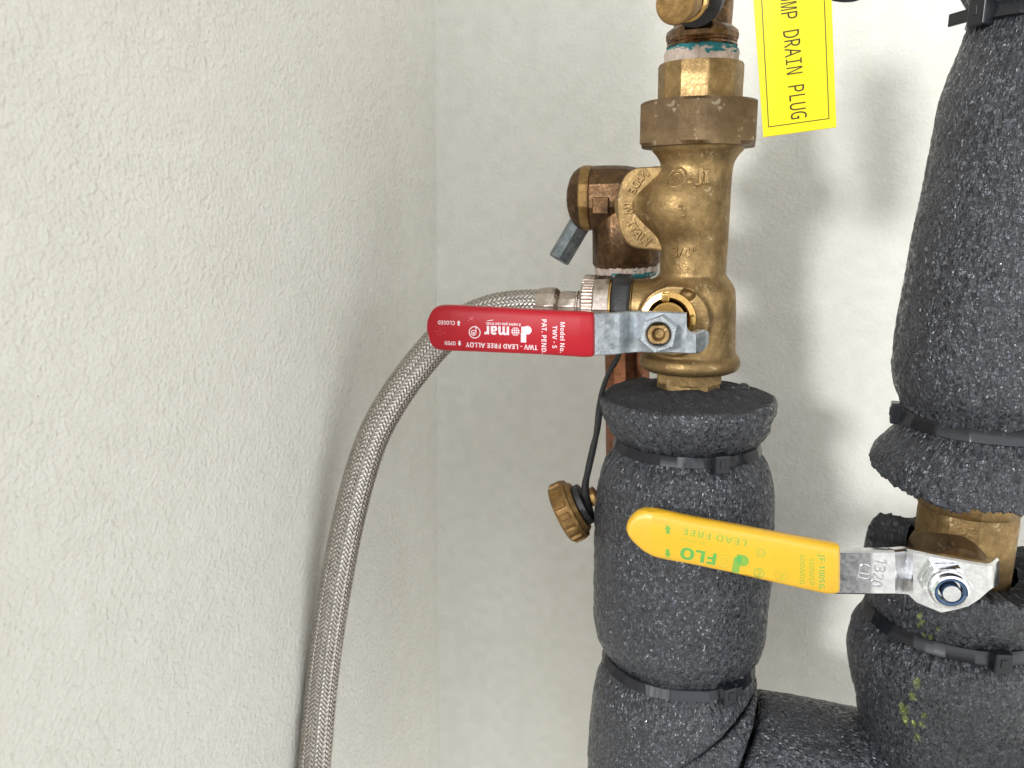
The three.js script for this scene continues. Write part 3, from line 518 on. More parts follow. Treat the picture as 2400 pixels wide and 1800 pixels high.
  printed(gg, gz, [996, 770], [1391, 785], 0.026, '#a81020', (C) => {
    const w = '#dccfd3'; C.col(w);
    C.text('CLOSED', 1046, 756, 41, 9, 180); C.text('OPEN', 1055, 804, 27, 9, 180); C.arrow(1075, 757, 9, 12, 0); C.arrow(1077, 805, 9, 12, 180);
    C.text('TWV - LEAD FREE ALLOY', 1175, 811, 163, 11, 180); C.text('A name you can trust.', 1179, 760, 80, 7, 180);
    C.text('mar', 1165, 777, 58, 24, 180, true); C.ball(1208, 777, 10.5); C.globe(1208, 777, 10.5, '#a81020'); C.ball(1236, 774, 9.5); C.rect(1227, 791, 12, 22); C.rect(1226, 772, 8, 12);
    C.ring(1112.5, 779, 12.5, 2.2); C.ring(1110, 780, 5.6, 1.8); C.ball(1110, 781, 2.6); C.rect(1115.5, 771, 2, 14); C.line(1142, 752, 1156, 750, 1.5);
    C.text('PAT. PEND.', 1275, 789, 78, 11, 90); C.text('TWV - S', 1300, 790, 50, 10, 90); C.text('Model No.', 1318, 791, 69, 10, 90);
    C.scuff(1032, 774, 14); C.scuff(1105, 748, 8); C.alpha(0.6); C.scuff(1300, 770, 70, 'rgba(70,10,20,0.5)'); C.alpha(1);
  });
  const mg = new THREE.MeshPhysicalMaterial({ map: printed.map, roughness: 0.42, specularIntensity: 0.6, clearcoat: 0.1, clearcoatRoughness: 0.3, bumpMap: castBump, bumpScale: 0.00002 });
  const gp = part('grip', gg, mg, lev);
}
// print laid out in the grip's own lengthwise and crosswise measure
function printed(g, z, tip, end, height, base, draw) {
  const a = at(tip[0], tip[1], z), b = at(end[0], end[1], z), e1 = b.clone().sub(a).setZ(0).normalize(), e2 = V(-e1.y, e1.x, 0), L = a.distanceTo(b) * 1.03, W = 2048, k = W / L, Hc = Math.ceil(height * k);
  const c = document.createElement('canvas'); c.width = W; c.height = Hc; const x = c.getContext('2d'); x.fillStyle = base; x.fillRect(0, 0, W, Hc);
  const loc = (px, py) => { const d = at(px, py, z).sub(a); return [d.dot(e1) * k + W * 0.015, Hc / 2 - d.dot(e2) * k]; };
  const ppx = k * at(tip[0] + 100, tip[1], z).distanceTo(at(tip[0], tip[1], z)) / 100;
  let color = '#fff';
  const C = {
    col: (q) => { color = q; x.fillStyle = q; x.strokeStyle = q; },
    text: (s, px, py, len, h, deg, tight) => { const [u, v] = loc(px, py); x.save(); x.translate(u, v); x.rotate(R(deg)); x.font = 'bold ' + h * ppx * 1.36 + 'px sans-serif'; x.textAlign = 'center'; x.textBaseline = 'middle'; const m = x.measureText(s).width; x.scale(len * ppx / m, 1); x.fillText(s, 0, 0); if (tight) { x.lineWidth = ppx * 1.2; x.strokeText(s, 0, 0); } x.restore(); },
    arrow: (px, py, w, h, deg) => { const [u, v] = loc(px, py), p = ppx; x.save(); x.translate(u, v); x.rotate(R(deg)); x.beginPath(); x.moveTo(0, -h / 2 * p); x.lineTo(w / 2 * p, 0); x.lineTo(w / 4 * p, 0); x.lineTo(w / 4 * p, h / 2 * p); x.lineTo(-w / 4 * p, h / 2 * p); x.lineTo(-w / 4 * p, 0); x.lineTo(-w / 2 * p, 0); x.fill(); x.restore(); },
    ball: (px, py, r) => { const [u, v] = loc(px, py); x.beginPath(); x.arc(u, v, r * ppx, 0, 7); x.fill(); },
    ring: (px, py, r, w) => { const [u, v] = loc(px, py); x.lineWidth = w * ppx; x.beginPath(); x.arc(u, v, r * ppx, 0, 7); x.stroke(); },
    globe: (px, py, r, bg) => { const [u, v] = loc(px, py), q = r * ppx; x.save(); x.strokeStyle = bg; x.lineWidth = ppx * 1.1; for (const t of [0, 0.45, 0.9]) { x.beginPath(); x.ellipse(u, v, q * t + 0.01, q, 0, 0, 7); x.stroke(); } for (const t of [-0.5, 0, 0.5]) { x.beginPath(); x.moveTo(u - q, v + t * q); x.lineTo(u + q, v + t * q); x.stroke(); } x.restore(); },
    rect: (px, py, w, h) => { const [u, v] = loc(px, py); x.fillRect(u - w / 2 * ppx, v - h / 2 * ppx, w * ppx, h * ppx); },
    line: (x0, y0, x1, y1, w) => { const [u, v] = loc(x0, y0), [s, t] = loc(x1, y1); x.lineWidth = w * ppx; x.beginPath(); x.moveTo(u, v); x.lineTo(s, t); x.stroke(); },
    alpha: (q) => { x.globalAlpha = q; },
    smudge: (px, py, w, h, tone) => { const [u, v] = loc(px, py); x.fillStyle = tone; for (let i = 0; i < 90; i++) { x.beginPath(); x.ellipse(u + (rnd() + rnd() - 1) * w * ppx, v + (rnd() + rnd() - 1) * h * ppx, (0.5 + rnd() * 3.5) * ppx, (0.5 + rnd() * 2) * ppx, rnd() * 3, 0, 7); x.fill(); } x.fillStyle = color; },
    scuff: (px, py, r, tone) => { const [u, v] = loc(px, py); x.strokeStyle = tone || 'rgba(240,190,195,0.55)'; x.lineWidth = ppx * 0.7; for (let i = 0; i < 16; i++) { const a1 = rnd() * 7, d = rnd() * r * ppx, l = (1 + rnd() * 4) * ppx; x.beginPath(); x.moveTo(u + Math.cos(a1) * d, v + Math.sin(a1) * d); x.lineTo(u + Math.cos(a1) * d + l * (rnd() - 0.5) * 2, v + Math.sin(a1) * d + l * (rnd() - 0.5) * 2); x.stroke(); } },
  };
  draw(C);
  printed.map = canvasTex(c);
  const p = g.attributes.position, uv = new Float32Array(p.count * 2), d = V(0, 0, 0);
  for (let i = 0; i < p.count; i++) { d.set(p.getX(i), p.getY(i), 0).sub(V(a.x, a.y, 0)); uv[i * 2] = (d.dot(e1) * k + W * 0.015) / W; uv[i * 2 + 1] = 1 - (Hc / 2 - d.dot(e2) * k) / Hc; }
  g.setAttribute('uv', new THREE.BufferAttribute(uv, 2)); return g;
}

// ---------------------------------------------------------------- right ball valve
const rv = thing('ball_valve', 'brass ball valve on the right riser with yellow grip and chrome lever', 'valve', AR.O);
{
  const hw = rR(1250, 124);
  const oct = (s, th, r) => { const a = ((th - R(8)) % (Math.PI / 4) + Math.PI / 4) % (Math.PI / 4) - Math.PI / 8; return r > hw * 0.9 ? Math.min(r * 0.965 / Math.cos(a), r) : r; };
  const b1 = polar(AR, [[sR(1420), hw * 0.7], [sR(1400), hw * 0.98], [sR(1290), hw * 1.0], [sR(1196), hw * 1.0], [sR(1186), hw * 0.985]], { n: 160, R: oct, crease: 20 });
  const b2 = polar(AR, [[sR(1186), hw * 0.99], [sR(1180), hw * 1.025], [sR(1150), hw * 1.03], [sR(1144), hw * 0.99], [sR(1090), hw * 0.9]], { n: 160 });
  part('body', [b1, b2], M.brass, rv);
  const cz = at(2221, 1388, 0.12), sc = at(2236, 1330, 0.088), AB = frame(V(sc.x, sc.y, ZP), V(sc.x, sc.y, 0.11), V(0, 1, 0)), u = rR(1330, 1);
  part('stem_boss', polar(AB, [[0.0, 88 * u], [0.017, 84 * u], [0.0212, 70 * u], [0.0235, 66 * u], [0.0235, 30 * u], [0.03, 30 * u], [0.03, 1e-5]], { n: 96 }), M.nutBrass, rv);
  part('packing_gland', polar(AB, [[0.0235, 44 * u], [0.030, 44 * u], [0.0335, 40 * u], [0.0335, 1e-5]], { n: 72 }), M.goldBrass, rv);
  const zg = 0.1215, zh = 0.1125;
  const lev = part('lever', [
    strip([[1900, 1296, 1380, zg], [1960, 1291, 1394, zg], [2040, 1291, 1395, zg], [2086, 1291, 1395, zg], [2098, 1290, 1395, zg - 0.0006], [2108, 1289, 1396, zg - 0.0034], [2120, 1288, 1396, zg - 0.0066], [2130, 1288, 1398, zh + 0.001], [2140, 1290, 1408, zh], [2148, 1292, 1416, zh], [2175, 1298, 1427, zh], [2207, 1305, 1440, zh], [2236, 1310, 1434, zh], [2270, 1316, 1425, zh], [2296, 1320, 1408, zh], [2316, 1323, 1390, zh]], 0.003, { round: 0.0007 }),
    strip([[2316, 1323, 1390, zh], [2324, 1322, 1384, zh - 0.0008], [2332, 1318, 1380, zh - 0.003], [2338, 1312, 1376, zh - 0.006], [2342, 1308, 1372, zh - 0.010]], 0.003, { round: 0.0007 })], M.chrome, rv);
  const st = [letters('1320', 0.0037, 0.00022, fontR).rotateZ(-Math.PI / 2 - 0.1), letters('CII', 0.0037, 0.00022, fontR).rotateZ(-Math.PI / 2 - 0.1)];
  const q1 = at(2060, 1342, zg), q2 = at(2026, 1342, zg); st[0].translate(q1.x, q1.y, zg); st[1].translate(q2.x, q2.y, zg);
  part('stamped_numbers', boxUV(mergeGeometries(st)), M.chrome, lev);
  // lock nut with blue nylon ring
  const z1 = zh + 0.0052, nc = at(2224, 1380, z1), AN = frame(V(nc.x, nc.y, zh), V(nc.x, nc.y, zh + 0.01), V(0, 1, 0));
  const nut = part('lock_nut', [hexRows(AN, 0.0002, 0.0052, 48.5 * u, R(38)), polar(AN, [[0.005, 43 * u], [0.0068, 43 * u], [0.0082, 40 * u], [0.0086, 35 * u], [0.0082, 33 * u], [0.007, 32 * u]], { n: 96 })], M.chrome, rv);
  part('nylon_ring', polar(AN, [[0.006, 34 * u], [0.0079, 33 * u], [0.0083, 31 * u], [0.0080, 27.5 * u], [0.006, 27 * u]], { n: 96 }), M.blueNylon, nut);
  part('stem', polar(AN, [[-0.01, 21 * u], [0.0085, 21 * u], [0.0094, 19 * u], [0.0096, 1e-5]], { n: 72 }), M.chrome, rv);
  const gz = zg + 0.0022;
  const gg = loft([[1466, 1240], [1468, 1231], [1478, 1216], [1494, 1203], [1512, 1199], [1530, 1200], [1560, 1206], [1620, 1219], [1700, 1234], [1780, 1249], [1860, 1264], [1930, 1277], [1960, 1283], [1968, 1286], [1971, 1294]],
    [[1466, 1241], [1468, 1251], [1476, 1266], [1490, 1281], [1512, 1299], [1538, 1311], [1620, 1327], [1700, 1344], [1780, 1362], [1860, 1380], [1905, 1390], [1945, 1397], [1960, 1396], [1968, 1393], [1971, 1386]], gz, 0.0072, 0.0025);
  printed(gg, gz, [1466, 1244], [1966, 1340], 0.034, '#d9a81e', (C) => {
    C.col('#5f9f3c'); C.alpha(0.9);
    C.arrow(1565, 1241, 17, 22, -12); C.arrow(1565, 1297, 17, 22, 168); C.alpha(0.5); C.line(1554, 1231, 1577, 1233, 2); C.line(1554, 1308, 1575, 1309, 2);
    C.alpha(0.62); C.text('LEAD FREE', 1675, 1259, 150, 17, 180); C.alpha(0.4); C.text('by Jomar', 1623, 1269, 58, 8, 180);
    C.alpha(0.9); C.col('#4fa04a'); C.text('FLO', 1637, 1303, 88, 29, 180, true); C.alpha(0.7); C.ball(1741, 1314, 14); C.rect(1726, 1325, 17, 40); C.rect(1732, 1308, 12, 18); C.alpha(0.3); C.ring(1697, 1316, 16, 2); C.ring(1697, 1316, 8, 2);
    C.alpha(0.55); C.ring(1783, 1296, 9.5, 2.4); C.line(1776, 1294, 1790, 1294, 2); C.line(1776, 1299, 1790, 1299, 2); C.ring(1779, 1343, 11, 3); C.text('E', 1779, 1343, 12, 14, 180); C.alpha(0.35); C.ring(1831, 1350, 12.5, 2); C.text('E', 1831, 1350, 12, 14, 180);
    C.alpha(0.75); C.text('JF-100SG', 1926, 1341, 84, 13, 80); C.alpha(0.5); C.text('150WSP', 1902, 1340, 68, 12, 80); C.text('600WOG', 1880, 1335, 74, 12, 80); C.alpha(0.5); C.smudge(1545, 1222, 26, 8, 'rgba(120,105,80,0.07)'); C.smudge(1950, 1372, 14, 16, 'rgba(150,110,90,0.06)'); C.smudge(1760, 1330, 120, 30, 'rgba(110,90,40,0.03)'); C.alpha(1); C.scuff(1840, 1310, 90, 'rgba(140,100,30,0.4)'); C.scuff(1500, 1250, 26, 'rgba(150,110,40,0.35)');
  });
  part('grip', gg, new THREE.MeshPhysicalMaterial({ map: printed.map, roughness: 0.36, clearcoat: 0.4, clearcoatRoughness: 0.25, bumpMap: castBump, bumpScale: 0.00002 }), lev);
}

// ---------------------------------------------------------------- fitting above the valve
function sealBand(f, list, stainLo, seedN) {
  const rows = pchip(prof(f, list)), a = prof(f, list), N = 40, rr = []; for (let i = 0; i <= N; i++) { const s = mix(a[0][0], a[a.length - 1][0], i / N); rr.push([s, rows(s)]); }
  const s0 = a[0][0], L = a[a.length - 1][0] - s0;
  return polar(f, rr, { n: 300, soft: true, R: (s, th, r) => r + 0.0004 * noise3(th * 7, s * 300, seedN) + 0.0003 * noise3(th * 24, s * 800, seedN + 1),
    color: (s, th) => { const t = (s - s0) / L, q = stainLo ? 1 - t : t, k = sstep(0.5, 0.6, q - 0.42 * Math.abs(th < Math.PI ? th - 0.4 : th - 6.68) * 0.55 + 0.2 * noise3(th * 5, s * 900, seedN + 2) + 0.12 * noise3(th * 14, s * 1800, seedN)), d = 1 + 0.1 * noise3(th * 12, s * 500, 3);
      return [mix(0.47 * d, 0.012, k), mix(0.38 * d, 0.15, k), mix(0.32 * d, 0.17, k)]; } });
}
{
  const t = thing('copper_adapter', 'copper press fitting above the brass tailpiece, white sealant on its thread', 'pipe fitting', AL.O.clone().addScaledVector(AL.Y, sL(100)));
  part('pipe', lathe(AL, [[66, 68], [20, 70], [-60, 71], [-160, 71]], { n: 96 }), M.darkCopper, t);
  part('press_collar', lathe(AL, [[116, 60], [115, 80], [111, 84], [107, 83], [104, 80], [101, 83], [97, 82], [94, 85], [84, 86], [76, 84], [70, 77], [65, 70]], { n: 128, crease: 50 }), M.darkCopper, t);
  part('thread_sealant', sealBand(AL, [[160, 84], [150, 88], [138, 87], [126, 87], [116, 84], [110, 78]], false, 3), M.sealant, t);
}
{
  const a = at(1652, -14, ZP + 0.004), b = at(1578, 12, ZP + 0.042), f = frame(a, b, V(0, 1, 0)), L = a.distanceTo(b), u = 0.31 / F;
  const t = thing('drain_plug', 'round tan brass drain plug with black washer at the top edge', 'drain plug', a);
  part('outlet', polar(f, [[0, 40 * u], [L * 0.5, 40 * u], [L * 0.52, 46 * u], [L * 0.6, 46 * u], [L * 0.62, 40 * u]], { n: 72 }), M.goldBrass, t);
  part('washer', polar(f, [[L * 0.2, 30 * u], [L * 0.2, 62 * u], [L * 0.34, 64 * u], [L * 0.36, 50 * u], [L * 0.36, 30 * u]], { n: 96 }), M.rubber, t);
  part('plug_head', boxUV(polar(f, round(L * 0.66, L, 41 * u, 0.0012), { n: 96 })), M.capBrass, t);
}

// ---------------------------------------------------------------- relief valve with its discharge pipe
{
  const z = 0.033, a = at(1330, 466, z), b = at(1480, 462, z), f = frame(a, b, V(0, 0, 1)), t = thing('relief_valve', 'dark bronze relief valve elbow left of the brass valve', 'relief valve', at(1467, 560, z));
  const pr = (list) => prof(f, list, 0), X = (l, o) => polar(f, pr(l), { n: 128, crease: 40, ...o });
  part('dome', X([[1329.5, 0.1], [1330, 14], [1333, 30], [1339, 48], [1348, 62], [1358, 70], [1366, 73]]), M.bronze, t);
  part('band', X([[1366, 73], [1369, 75], [1384, 75], [1388, 73], [1389, 66]]), M.capBrass, t, { label: 'paler bronze band' });
  part('collar', X([[1386, 66], [1388, 71], [1392, 74], [1440, 74], [1470, 72], [1500, 66], [1540, 50]]), M.bronze, t);
  const blk = at(1410, 482, z + 0.0115); part('boss', boxUV(flat(new RoundedBoxGeometry(0.0072, 0.0074, 0.0075, 3, 0.0006)).translate(blk.x, blk.y, blk.z)), M.bronze, t);
  part('outlet', lathe(AD, [[632, 40], [626, 72], [616, 79], [530, 79], [500, 76], [470, 60]], { n: 24, crease: 60 }), M.bronze, t);
  part('thread_sealant', sealBand(AD, [[650, 60], [645, 68], [636, 72], [626, 72], [616, 70]], true, 9), M.sealant, t);
  const e0 = at(1362, 520, 0.03), e1 = at(1309, 610, 0.034), fr = frame(e1, e0, V(0, 0, 1)), LL = e0.distanceTo(e1), r = 0.0051;
  part('test_lever', polar(fr, closed([[0, r * 0.9], [0.0006, r], [LL, r]]), { n: 8, turn: 0.1, crease: 20 }), M.steel, t, { label: 'grey hexagonal steel lever' });
  const c = thing('copper_pipe', 'bare copper discharge pipe behind the foam below the relief valve', 'pipe', at(1467, 900, ZD));
  part('tube', lathe(AD, [[2300, 52], [1000, 52], [900, 52], [642, 53]], { n: 64 }), M.copper, c);
  part('coupling', lathe(AD, [[800, 50], [798, 57], [748, 57], [640, 57], [636, 50]], { n: 64 }), M.copper, c);
}

// ---------------------------------------------------------------- braided hose
{
  const zc = 0.075, a = at(1290, 718, zc), b = at(1482, 721, zc), f = frame(a, b, V(0, 0, 1)), t = thing('braided_hose', 'stainless steel braided hose curving from the brass valve down the corner', 'hose', at(1400, 720, zc));
  const pr = (l, o) => polar(f, prof(f, l, 0), { n: 120, crease: 30, ...o });
  const n = 52;
  part('coupling_nut', pr([[1366, 40], [1368, 66], [1371, 74], [1374, 75.5], [1396, 75.5], [1398, 74]], { n: n * 8, crease: 26, R: (s, th, r) => (r > 0.0115 ? r - 0.00042 * (1 - Math.pow(Math.abs(Math.sin(th * n / 2)), 0.5)) : r) }), M.nickel, t, { label: 'knurled nickel plated coupling nut' });
  part('coupling_sleeve', pr([[1397, 70], [1398.5, 73], [1401, 74], [1430, 74], [1433, 73], [1434, 60]]), M.nickel, t);
  part('gasket', pr([[1434, 58], [1438, 70], [1442, 76], [1448, 79], [1476, 79], [1481, 76], [1483, 66]]), M.rubber, t);
  part('thread', pr([[1432, 66], [1484, 66]]), M.goldBrass, t);
  part('stem', pr([[1312, 30], [1314, 34], [1318, 36], [1352, 36], [1355, 38], [1357, 38], [1359, 35], [1366, 35], [1372, 50]]), M.nickel, t);
  part('ferrule', pr([[1262, 40], [1268, 42], [1280, 43.5], [1298, 44], [1305, 43], [1310, 39], [1314, 33]], { R: (s, th, r) => r * (1 + 0.012 * Math.cos(th * 8)) }), M.nickel, t);
  // braid: flat bundles of wire crossing over and under each other
  const line = [[1300, 718, zc], [1262, 717, zc], [1215, 718, zc], [1160, 726, zc + .001], [1100, 748, zc + .003], [1040, 790, zc + .006], [985, 850, zc + .01], [925, 932, zc + .016], [880, 1012, zc + .022], [848, 1100, zc + .028], [816, 1225, zc + .035], [793, 1340, zc + .04], [771, 1475, zc + .044], [755, 1600, zc + .047], [742, 1740, zc + .049], [732, 1880, zc + .05], [722, 2060, zc + .05]];
  const pts = []; let zq = zc; for (const [x, y, z] of line) { zq = Math.max(zq, z); let p = at(x, y, zq); while (p.x < wallX(p.z) + 0.008) p = at(x, y, zq += 0.0005); pts.push(p); }
  console.log('hose z', pts.map((p) => p.z.toFixed(3)).join(' '));
  const curve = new THREE.CatmullRomCurve3(pts, false, 'centripetal'), len = curve.getLength(), ringStep = 0.00019, m = Math.round(len / ringStep), K = 22, nj = K * 10, r0 = 0.0065, pitch = 0.00192;
  curve.arcLengthDivisions = 2000; curve.updateArcLengths();
  let nv = V(0, 0, 1), pos = new Float32Array((m + 1) * (nj + 1) * 3), col = new Float32Array((m + 1) * (nj + 1) * 3), idx = [], o = 0;
  const c = V(0, 0, 0);
  for (let i = 0; i <= m; i++) {
    const q = curve.getPointAt(i / m), T = curve.getTangentAt(i / m); nv.addScaledVector(T, -nv.dot(T)).normalize(); const bn = T.clone().cross(nv);
    for (let j = 0; j <= nj; j++, o += 3) {
      const th = (j / nj) * 2 * Math.PI, v = i * ringStep / pitch, A = (j / nj) * K + v, B = (j / nj) * K - v;
      const ia = Math.floor(A), ib = Math.floor(B), fa = A - ia, fb = B - ib, kk = (((ia + ib) % 4) + 4) % 4, over = kk < 2, x = over ? fa : fb, y = over ? (kk + fb) / 2 : (kk - 2 + fa) / 2;
      const acr = clamp(1 - Math.pow(Math.abs(2 * x - 1) * 1.06, 6)), wires = 0.93 + 0.07 * Math.cos(x * Math.PI * 2 * 4), hgt = acr * (0.25 + 0.75 * Math.pow(Math.sin(Math.PI * y), 0.7)) * wires;
      const hole = clamp((0.5 - hgt) * 2.2), r = r0 + 0.0005 * hgt;
      c.copy(q).addScaledVector(nv, r * Math.cos(th)).addScaledVector(bn, r * Math.sin(th)); pos[o] = c.x; pos[o + 1] = c.y; pos[o + 2] = c.z;
      const g = mix(0.5, 0.035, hole) * (0.88 + 0.24 * h3(over ? ia : ib, over ? 1 : 2, 5)); col[o] = g; col[o + 1] = g * 0.92; col[o + 2] = g * 0.845;
    }
  }
  for (let i = 0; i < m; i++) for (let j = 0; j < nj; j++) { const p = i * (nj + 1) + j, q = p + nj + 1; idx.push(p, q, p + 1, q, q + 1, p + 1); }
  const g = new THREE.BufferGeometry(); g.setAttribute('position', new THREE.BufferAttribute(pos, 3)); g.setAttribute('color', new THREE.BufferAttribute(col, 3)); g.setIndex(idx); g.computeVertexNormals();
  part('braid', g, M.braid, t, { kind: 'stuff' });
}

// ---------------------------------------------------------------- dust cap hanging from its strap
{
  const z = 0.068, c0 = at(1322, 1203, z), c1 = at(1360, 1185, z - 0.0012), f = frame(c0, c1, V(0, 0, 1)), u = c0.distanceTo(c1) / Math.hypot(38, 18), t = thing('hose_cap', 'ribbed brass cap hanging on a black rubber strap beside the foam', 'cap', c0);
  const N = 16, L = 39 * u, Ro = 73 * u, s0 = -8 * u;
  part('cap', [polar(f, [[s0, 1e-5], [s0, Ro * 0.9], [s0 + 0.0008, Ro * 0.955], [s0 + 0.0012, Ro], [s0 + L * 0.72, Ro], [s0 + L * 0.8, Ro * 0.985], [s0 + L, Ro * 0.95], [s0 + L + 0.0002, Ro * 0.88], [s0 + L + 0.002, Ro * 0.78], [s0 + L + 0.0022, 1e-5]], { n: N * 14, crease: 28,
    R: (s, th, r) => { const q = Math.abs((th * N / (2 * Math.PI) + 0.3) % 1 - 0.5) * 2; return r > Ro * 0.97 && s < s0 + L * 0.74 ? r - 0.0011 * sstep(0.45, 0.6, q) : r > Ro * 0.94 && s < s0 + L * 0.74 ? r - 0.0002 : r; } })], M.capBrass, t);
  const d0 = s0 + L + 0.002;
  part('strap_ring', polar(f, [[d0, 20 * u], [d0, 46 * u], [d0 + 0.0005, 48 * u], [d0 + 0.0028, 48 * u], [d0 + 0.0032, 46 * u], [d0 + 0.0032, 16 * u]], { n: 96 }), M.rubber, t);
  part('rivet', polar(f, closed([[d0 + 0.003, 14 * u], [d0 + 0.0062, 14 * u], [d0 + 0.0066, 27 * u], [d0 + 0.0084, 28 * u], [d0 + 0.009, 26 * u]]), { n: 64 }), M.capBrass, t);
  const sp = [[1478, 700, .083], [1470, 760, .087], [1450, 832, .086], [1428, 872, .083], [1412, 915, .079], [1405, 960, .075], [1399, 1010, .0735], [1389, 1055, .072], [1379, 1100, .071], [1372, 1135, .07], [1372, 1165, .0695], [1380, 1195, .069], [1386, 1212, .068]].map(([x, y, q]) => at(x, y, q));
  const cv = new THREE.CatmullRomCurve3(sp), g = new THREE.TubeGeometry(cv, 160, 0.00135, 14), p = g.attributes.position;
  for (let i = 0; i <= 160; i++) { const q = cv.getPointAt(i / 160), k = 0.8 + 0.25 * sstep(0.3, 0.5, i / 160) + 0.35 * sstep(0.8, 0.95, i / 160) + 0.12 * noise3(i * 0.14, 1, 1); for (let j = 0; j <= 14; j++) { const o = i * 15 + j; p.setXYZ(o, q.x + (p.getX(o) - q.x) * k, q.y + (p.getY(o) - q.y) * k, q.z + (p.getZ(o) - q.z) * k); } }
  g.computeVertexNormals(); part('strap', boxUV(flat(g)), M.rubber, t);
}

// ---------------------------------------------------------------- yellow tag
{
  const z = 0.1, q = [[1761, -40], [1790, 320], [1959, 297], [1944, -40]], P = q.map(([x, y]) => at(x, y, z)), t = thing('pipe_tag', 'yellow plastic tag lettered in black hanging beside the brass nut', 'tag', P[1]);
  const ex = P[2].clone().sub(P[1]), W = ex.length(); ex.normalize(); const ey = V(-ex.y, ex.x, 0), H = 0.075, k = 11000, cw = Math.round(W * k), chh = Math.round(H * k);
  const c = document.createElement('canvas'); c.width = cw; c.height = chh; const x = c.getContext('2d'); x.fillStyle = '#e4d212'; x.fillRect(0, 0, cw, chh);
  x.strokeStyle = '#4b4410'; x.lineWidth = 3.5; x.strokeRect(cw * 0.075, chh * 0.03, cw * 0.835, chh * 0.93);
  const loc = (px, py) => { const d = at(px, py, z).sub(P[1]); return [d.dot(ex) * k, chh - d.dot(ey) * k]; };
  x.fillStyle = '#262410'; const str = 'PUMP DRAIN PLUG', f0 = loc(1853, 82), f1 = loc(1871, 262), pitch = (f1[1] - f0[1]) / 8.6;
  for (let i = 0; i < str.length; i++) { const d = i - 5, v = f0[1] + d * pitch, u = f0[0] + (f1[0] - f0[0]) * (d / 9) ; x.save(); x.translate(u, v); x.rotate(Math.PI / 2); x.font = '56px monospace'; x.textAlign = 'center'; x.textBaseline = 'middle'; x.scale(0.98, 1.42); x.fillText(str[i], 0, 0); x.restore(); }
  const shp = new THREE.Shape([new THREE.Vector2(0, 0), new THREE.Vector2(W, 0), new THREE.Vector2(P[3].clone().sub(P[1]).dot(ex), H), new THREE.Vector2(P[0].clone().sub(P[1]).dot(ex), H)]);
  const g = flat(new THREE.ExtrudeGeometry(shp, { depth: 0.001, bevelEnabled: true, bevelSize: 0.0002, bevelThickness: 0.0002, bevelSegments: 2 })), p = g.attributes.position, uv = g.attributes.uv;
  for (let i = 0; i < p.count; i++) { const a = p.getX(i), b = p.getY(i); uv.setXY(i, a / W, b / H); const w = P[1].clone().addScaledVector(ex, a).addScaledVector(ey, b); p.setXYZ(i, w.x, w.y, z - 0.001 + p.getZ(i) + 0.004 * (b / H) ** 2); }
  g.computeVertexNormals();
  part('plate', toCreasedNormals(g, R(20)), new THREE.MeshPhysicalMaterial({ map: canvasTex(c), roughness: 0.42 }), t);
  const k0 = at(1925, -14, z - 0.004), k1 = at(1996, -3, z - 0.004), k2 = at(2060, -30, z - 0.004);
  part('tie', tube([at(1840, -60, z - 0.004), k0, k1, k2], 0.0011, { seg: 40 }), M.nylon, t);
}

// ---------------------------------------------------------------- bits lying on the cut foam
{
  const y0 = AL.O.clone().addScaledVector(AL.Y, sL(926)), on = (px, py) => { const d = V((px - IW / 2) / F, -(py - IH / 2) / F, -1).applyQuaternion(camQ), n = AL.Y; return camera.position.clone().addScaledVector(d, y0.clone().sub(camera.position).dot(n) / d.dot(n)); };
  const chip = thing('white_chip', 'tiny white plastic chip lying on the cut foam disc', 'plastic chip', on(1714, 926));
  part('chip', boxUV(flat(new RoundedBoxGeometry(0.0022, 0.0013, 0.0011, 3, 0.0004).rotateZ(0.3)).translate(chip.org.x, chip.org.y + 0.0026, chip.org.z)), M.white, chip);
  const drop = thing('water_drop', 'clear water drop on the foam disc right of the valve', 'water drop', on(1742, 920));
  part('droplet', flat(new THREE.SphereGeometry(0.0024, 32, 20).scale(1, 0.75, 1)).translate(drop.org.x, drop.org.y + 0.0024, drop.org.z), M.water, drop);
}

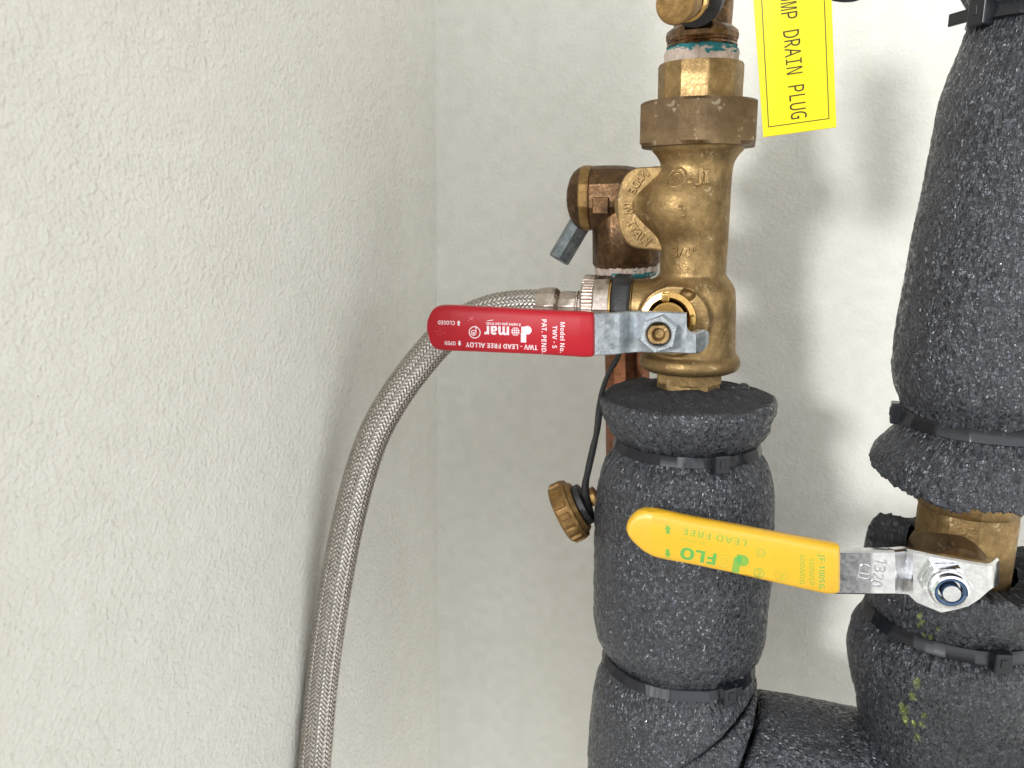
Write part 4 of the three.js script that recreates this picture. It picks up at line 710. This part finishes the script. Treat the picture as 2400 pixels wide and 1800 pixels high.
// ---------------------------------------------------------------- the person holding the camera, seen only as a dark reflection and a shade
{
  const N = 96, half = 0.96, cen = V(0.05, 0.9, 0.92), J = (x, y, z) => V(0.05 + x, y, 1.03 + z);
  const bones = [[J(0, 1.0, 0), J(0, 1.22, -0.01), 0.13, 0.15], [J(-0.1, 1.28, 0), J(0.1, 1.28, 0), 0.1, 0.1], [J(-0.07, 0.95, 0), J(0.07, 0.95, 0), 0.12, 0.12], [J(0, 1.4, -0.01), J(0, 1.5, -0.03), 0.055, 0.055], [J(0, 1.58, -0.03), J(0, 1.63, -0.02), 0.085, 0.095],
    [J(-0.1, 0.92, 0), J(-0.13, 0.5, -0.02), 0.09, 0.062], [J(-0.13, 0.5, -0.02), J(-0.14, 0.08, 0.02), 0.06, 0.042], [J(0.1, 0.92, 0), J(0.13, 0.5, -0.01), 0.09, 0.062], [J(0.13, 0.5, -0.01), J(0.14, 0.08, 0.03), 0.06, 0.042], [J(-0.14, 0.045, 0.03), J(-0.15, 0.035, -0.13), 0.042, 0.036], [J(0.14, 0.045, 0.04), J(0.16, 0.035, -0.12), 0.042, 0.036],
    [J(-0.19, 1.3, 0), J(-0.24, 1.1, -0.2), 0.058, 0.046], [J(-0.24, 1.1, -0.2), J(-0.13, 1.19, -0.47), 0.044, 0.032], [J(0.19, 1.3, 0), J(0.2, 1.09, -0.2), 0.058, 0.046], [J(0.2, 1.09, -0.2), J(0.04, 1.19, -0.47), 0.044, 0.032], [J(-0.13, 1.19, -0.47), J(-0.1, 1.23, -0.53), 0.03, 0.028], [J(0.04, 1.19, -0.47), J(0.02, 1.23, -0.53), 0.03, 0.028]];
  const t = V(0, 0, 0), mc = new MarchingCubes(N, new THREE.MeshBasicMaterial(), false, false, 120000); mc.isolation = 0;
  const pp = V(0, 0, 0), pre = bones.map(([a, b, r0, r1]) => { const ab = b.clone().sub(a); return { a, ab, L: ab.lengthSq(), r0, r1 }; });
  for (let k = 0; k < N; k++) for (let j = 0; j < N; j++) for (let i = 0; i < N; i++) {
    pp.set((i - N / 2) / (N / 2) * half, (j - N / 2) / (N / 2) * half, (k - N / 2) / (N / 2) * half).add(cen); let d = 9;
    for (const b of pre) { t.copy(pp).sub(b.a); const h = clamp(t.dot(b.ab) / b.L), q = t.addScaledVector(b.ab, -h).length() - mix(b.r0, b.r1, h), kk = 0.05, w = Math.max(0, kk - Math.abs(d - q)) / kk; d = Math.min(d, q) - w * w * kk / 4; }
    mc.field[k * N * N + j * N + i] = -d / half;
  }
  mc.update();
  const c = mc.count, pa = mc.positionArray.slice(0, c * 3), na = mc.normalArray.slice(0, c * 3), col = new Float32Array(c * 3), o = thing('person', 'person in dark jacket and trousers photographing the pipes, behind the camera', 'person', V(0.05, 0, 1.03));
  for (let i = 0; i < c; i++) { pa[i * 3] = pa[i * 3] * half + cen.x; pa[i * 3 + 1] = pa[i * 3 + 1] * half + cen.y; pa[i * 3 + 2] = pa[i * 3 + 2] * half + cen.z; const y = pa[i * 3 + 1], z = pa[i * 3 + 2]; const q = y > 1.42 ? (y > 1.62 || z > 1.03 ? [0.03, 0.02, 0.015] : [0.42, 0.27, 0.2])   : z < 0.58 ? [0.42, 0.27, 0.2] : y < 0.07 ? [0.03, 0.03, 0.03] : y < 0.96 ? [0.035, 0.04, 0.06] : [0.03, 0.033, 0.04]; col.set(q, i * 3); }
  const g = new THREE.BufferGeometry(); g.setAttribute('position', new THREE.Float32BufferAttribute(pa, 3)); g.setAttribute('normal', new THREE.Float32BufferAttribute(na, 3)); g.setAttribute('color', new THREE.Float32BufferAttribute(col, 3));
  part('body', g, new THREE.MeshPhysicalMaterial({ vertexColors: true, roughness: 0.85 }), o);
}
renderer.render(scene, camera);
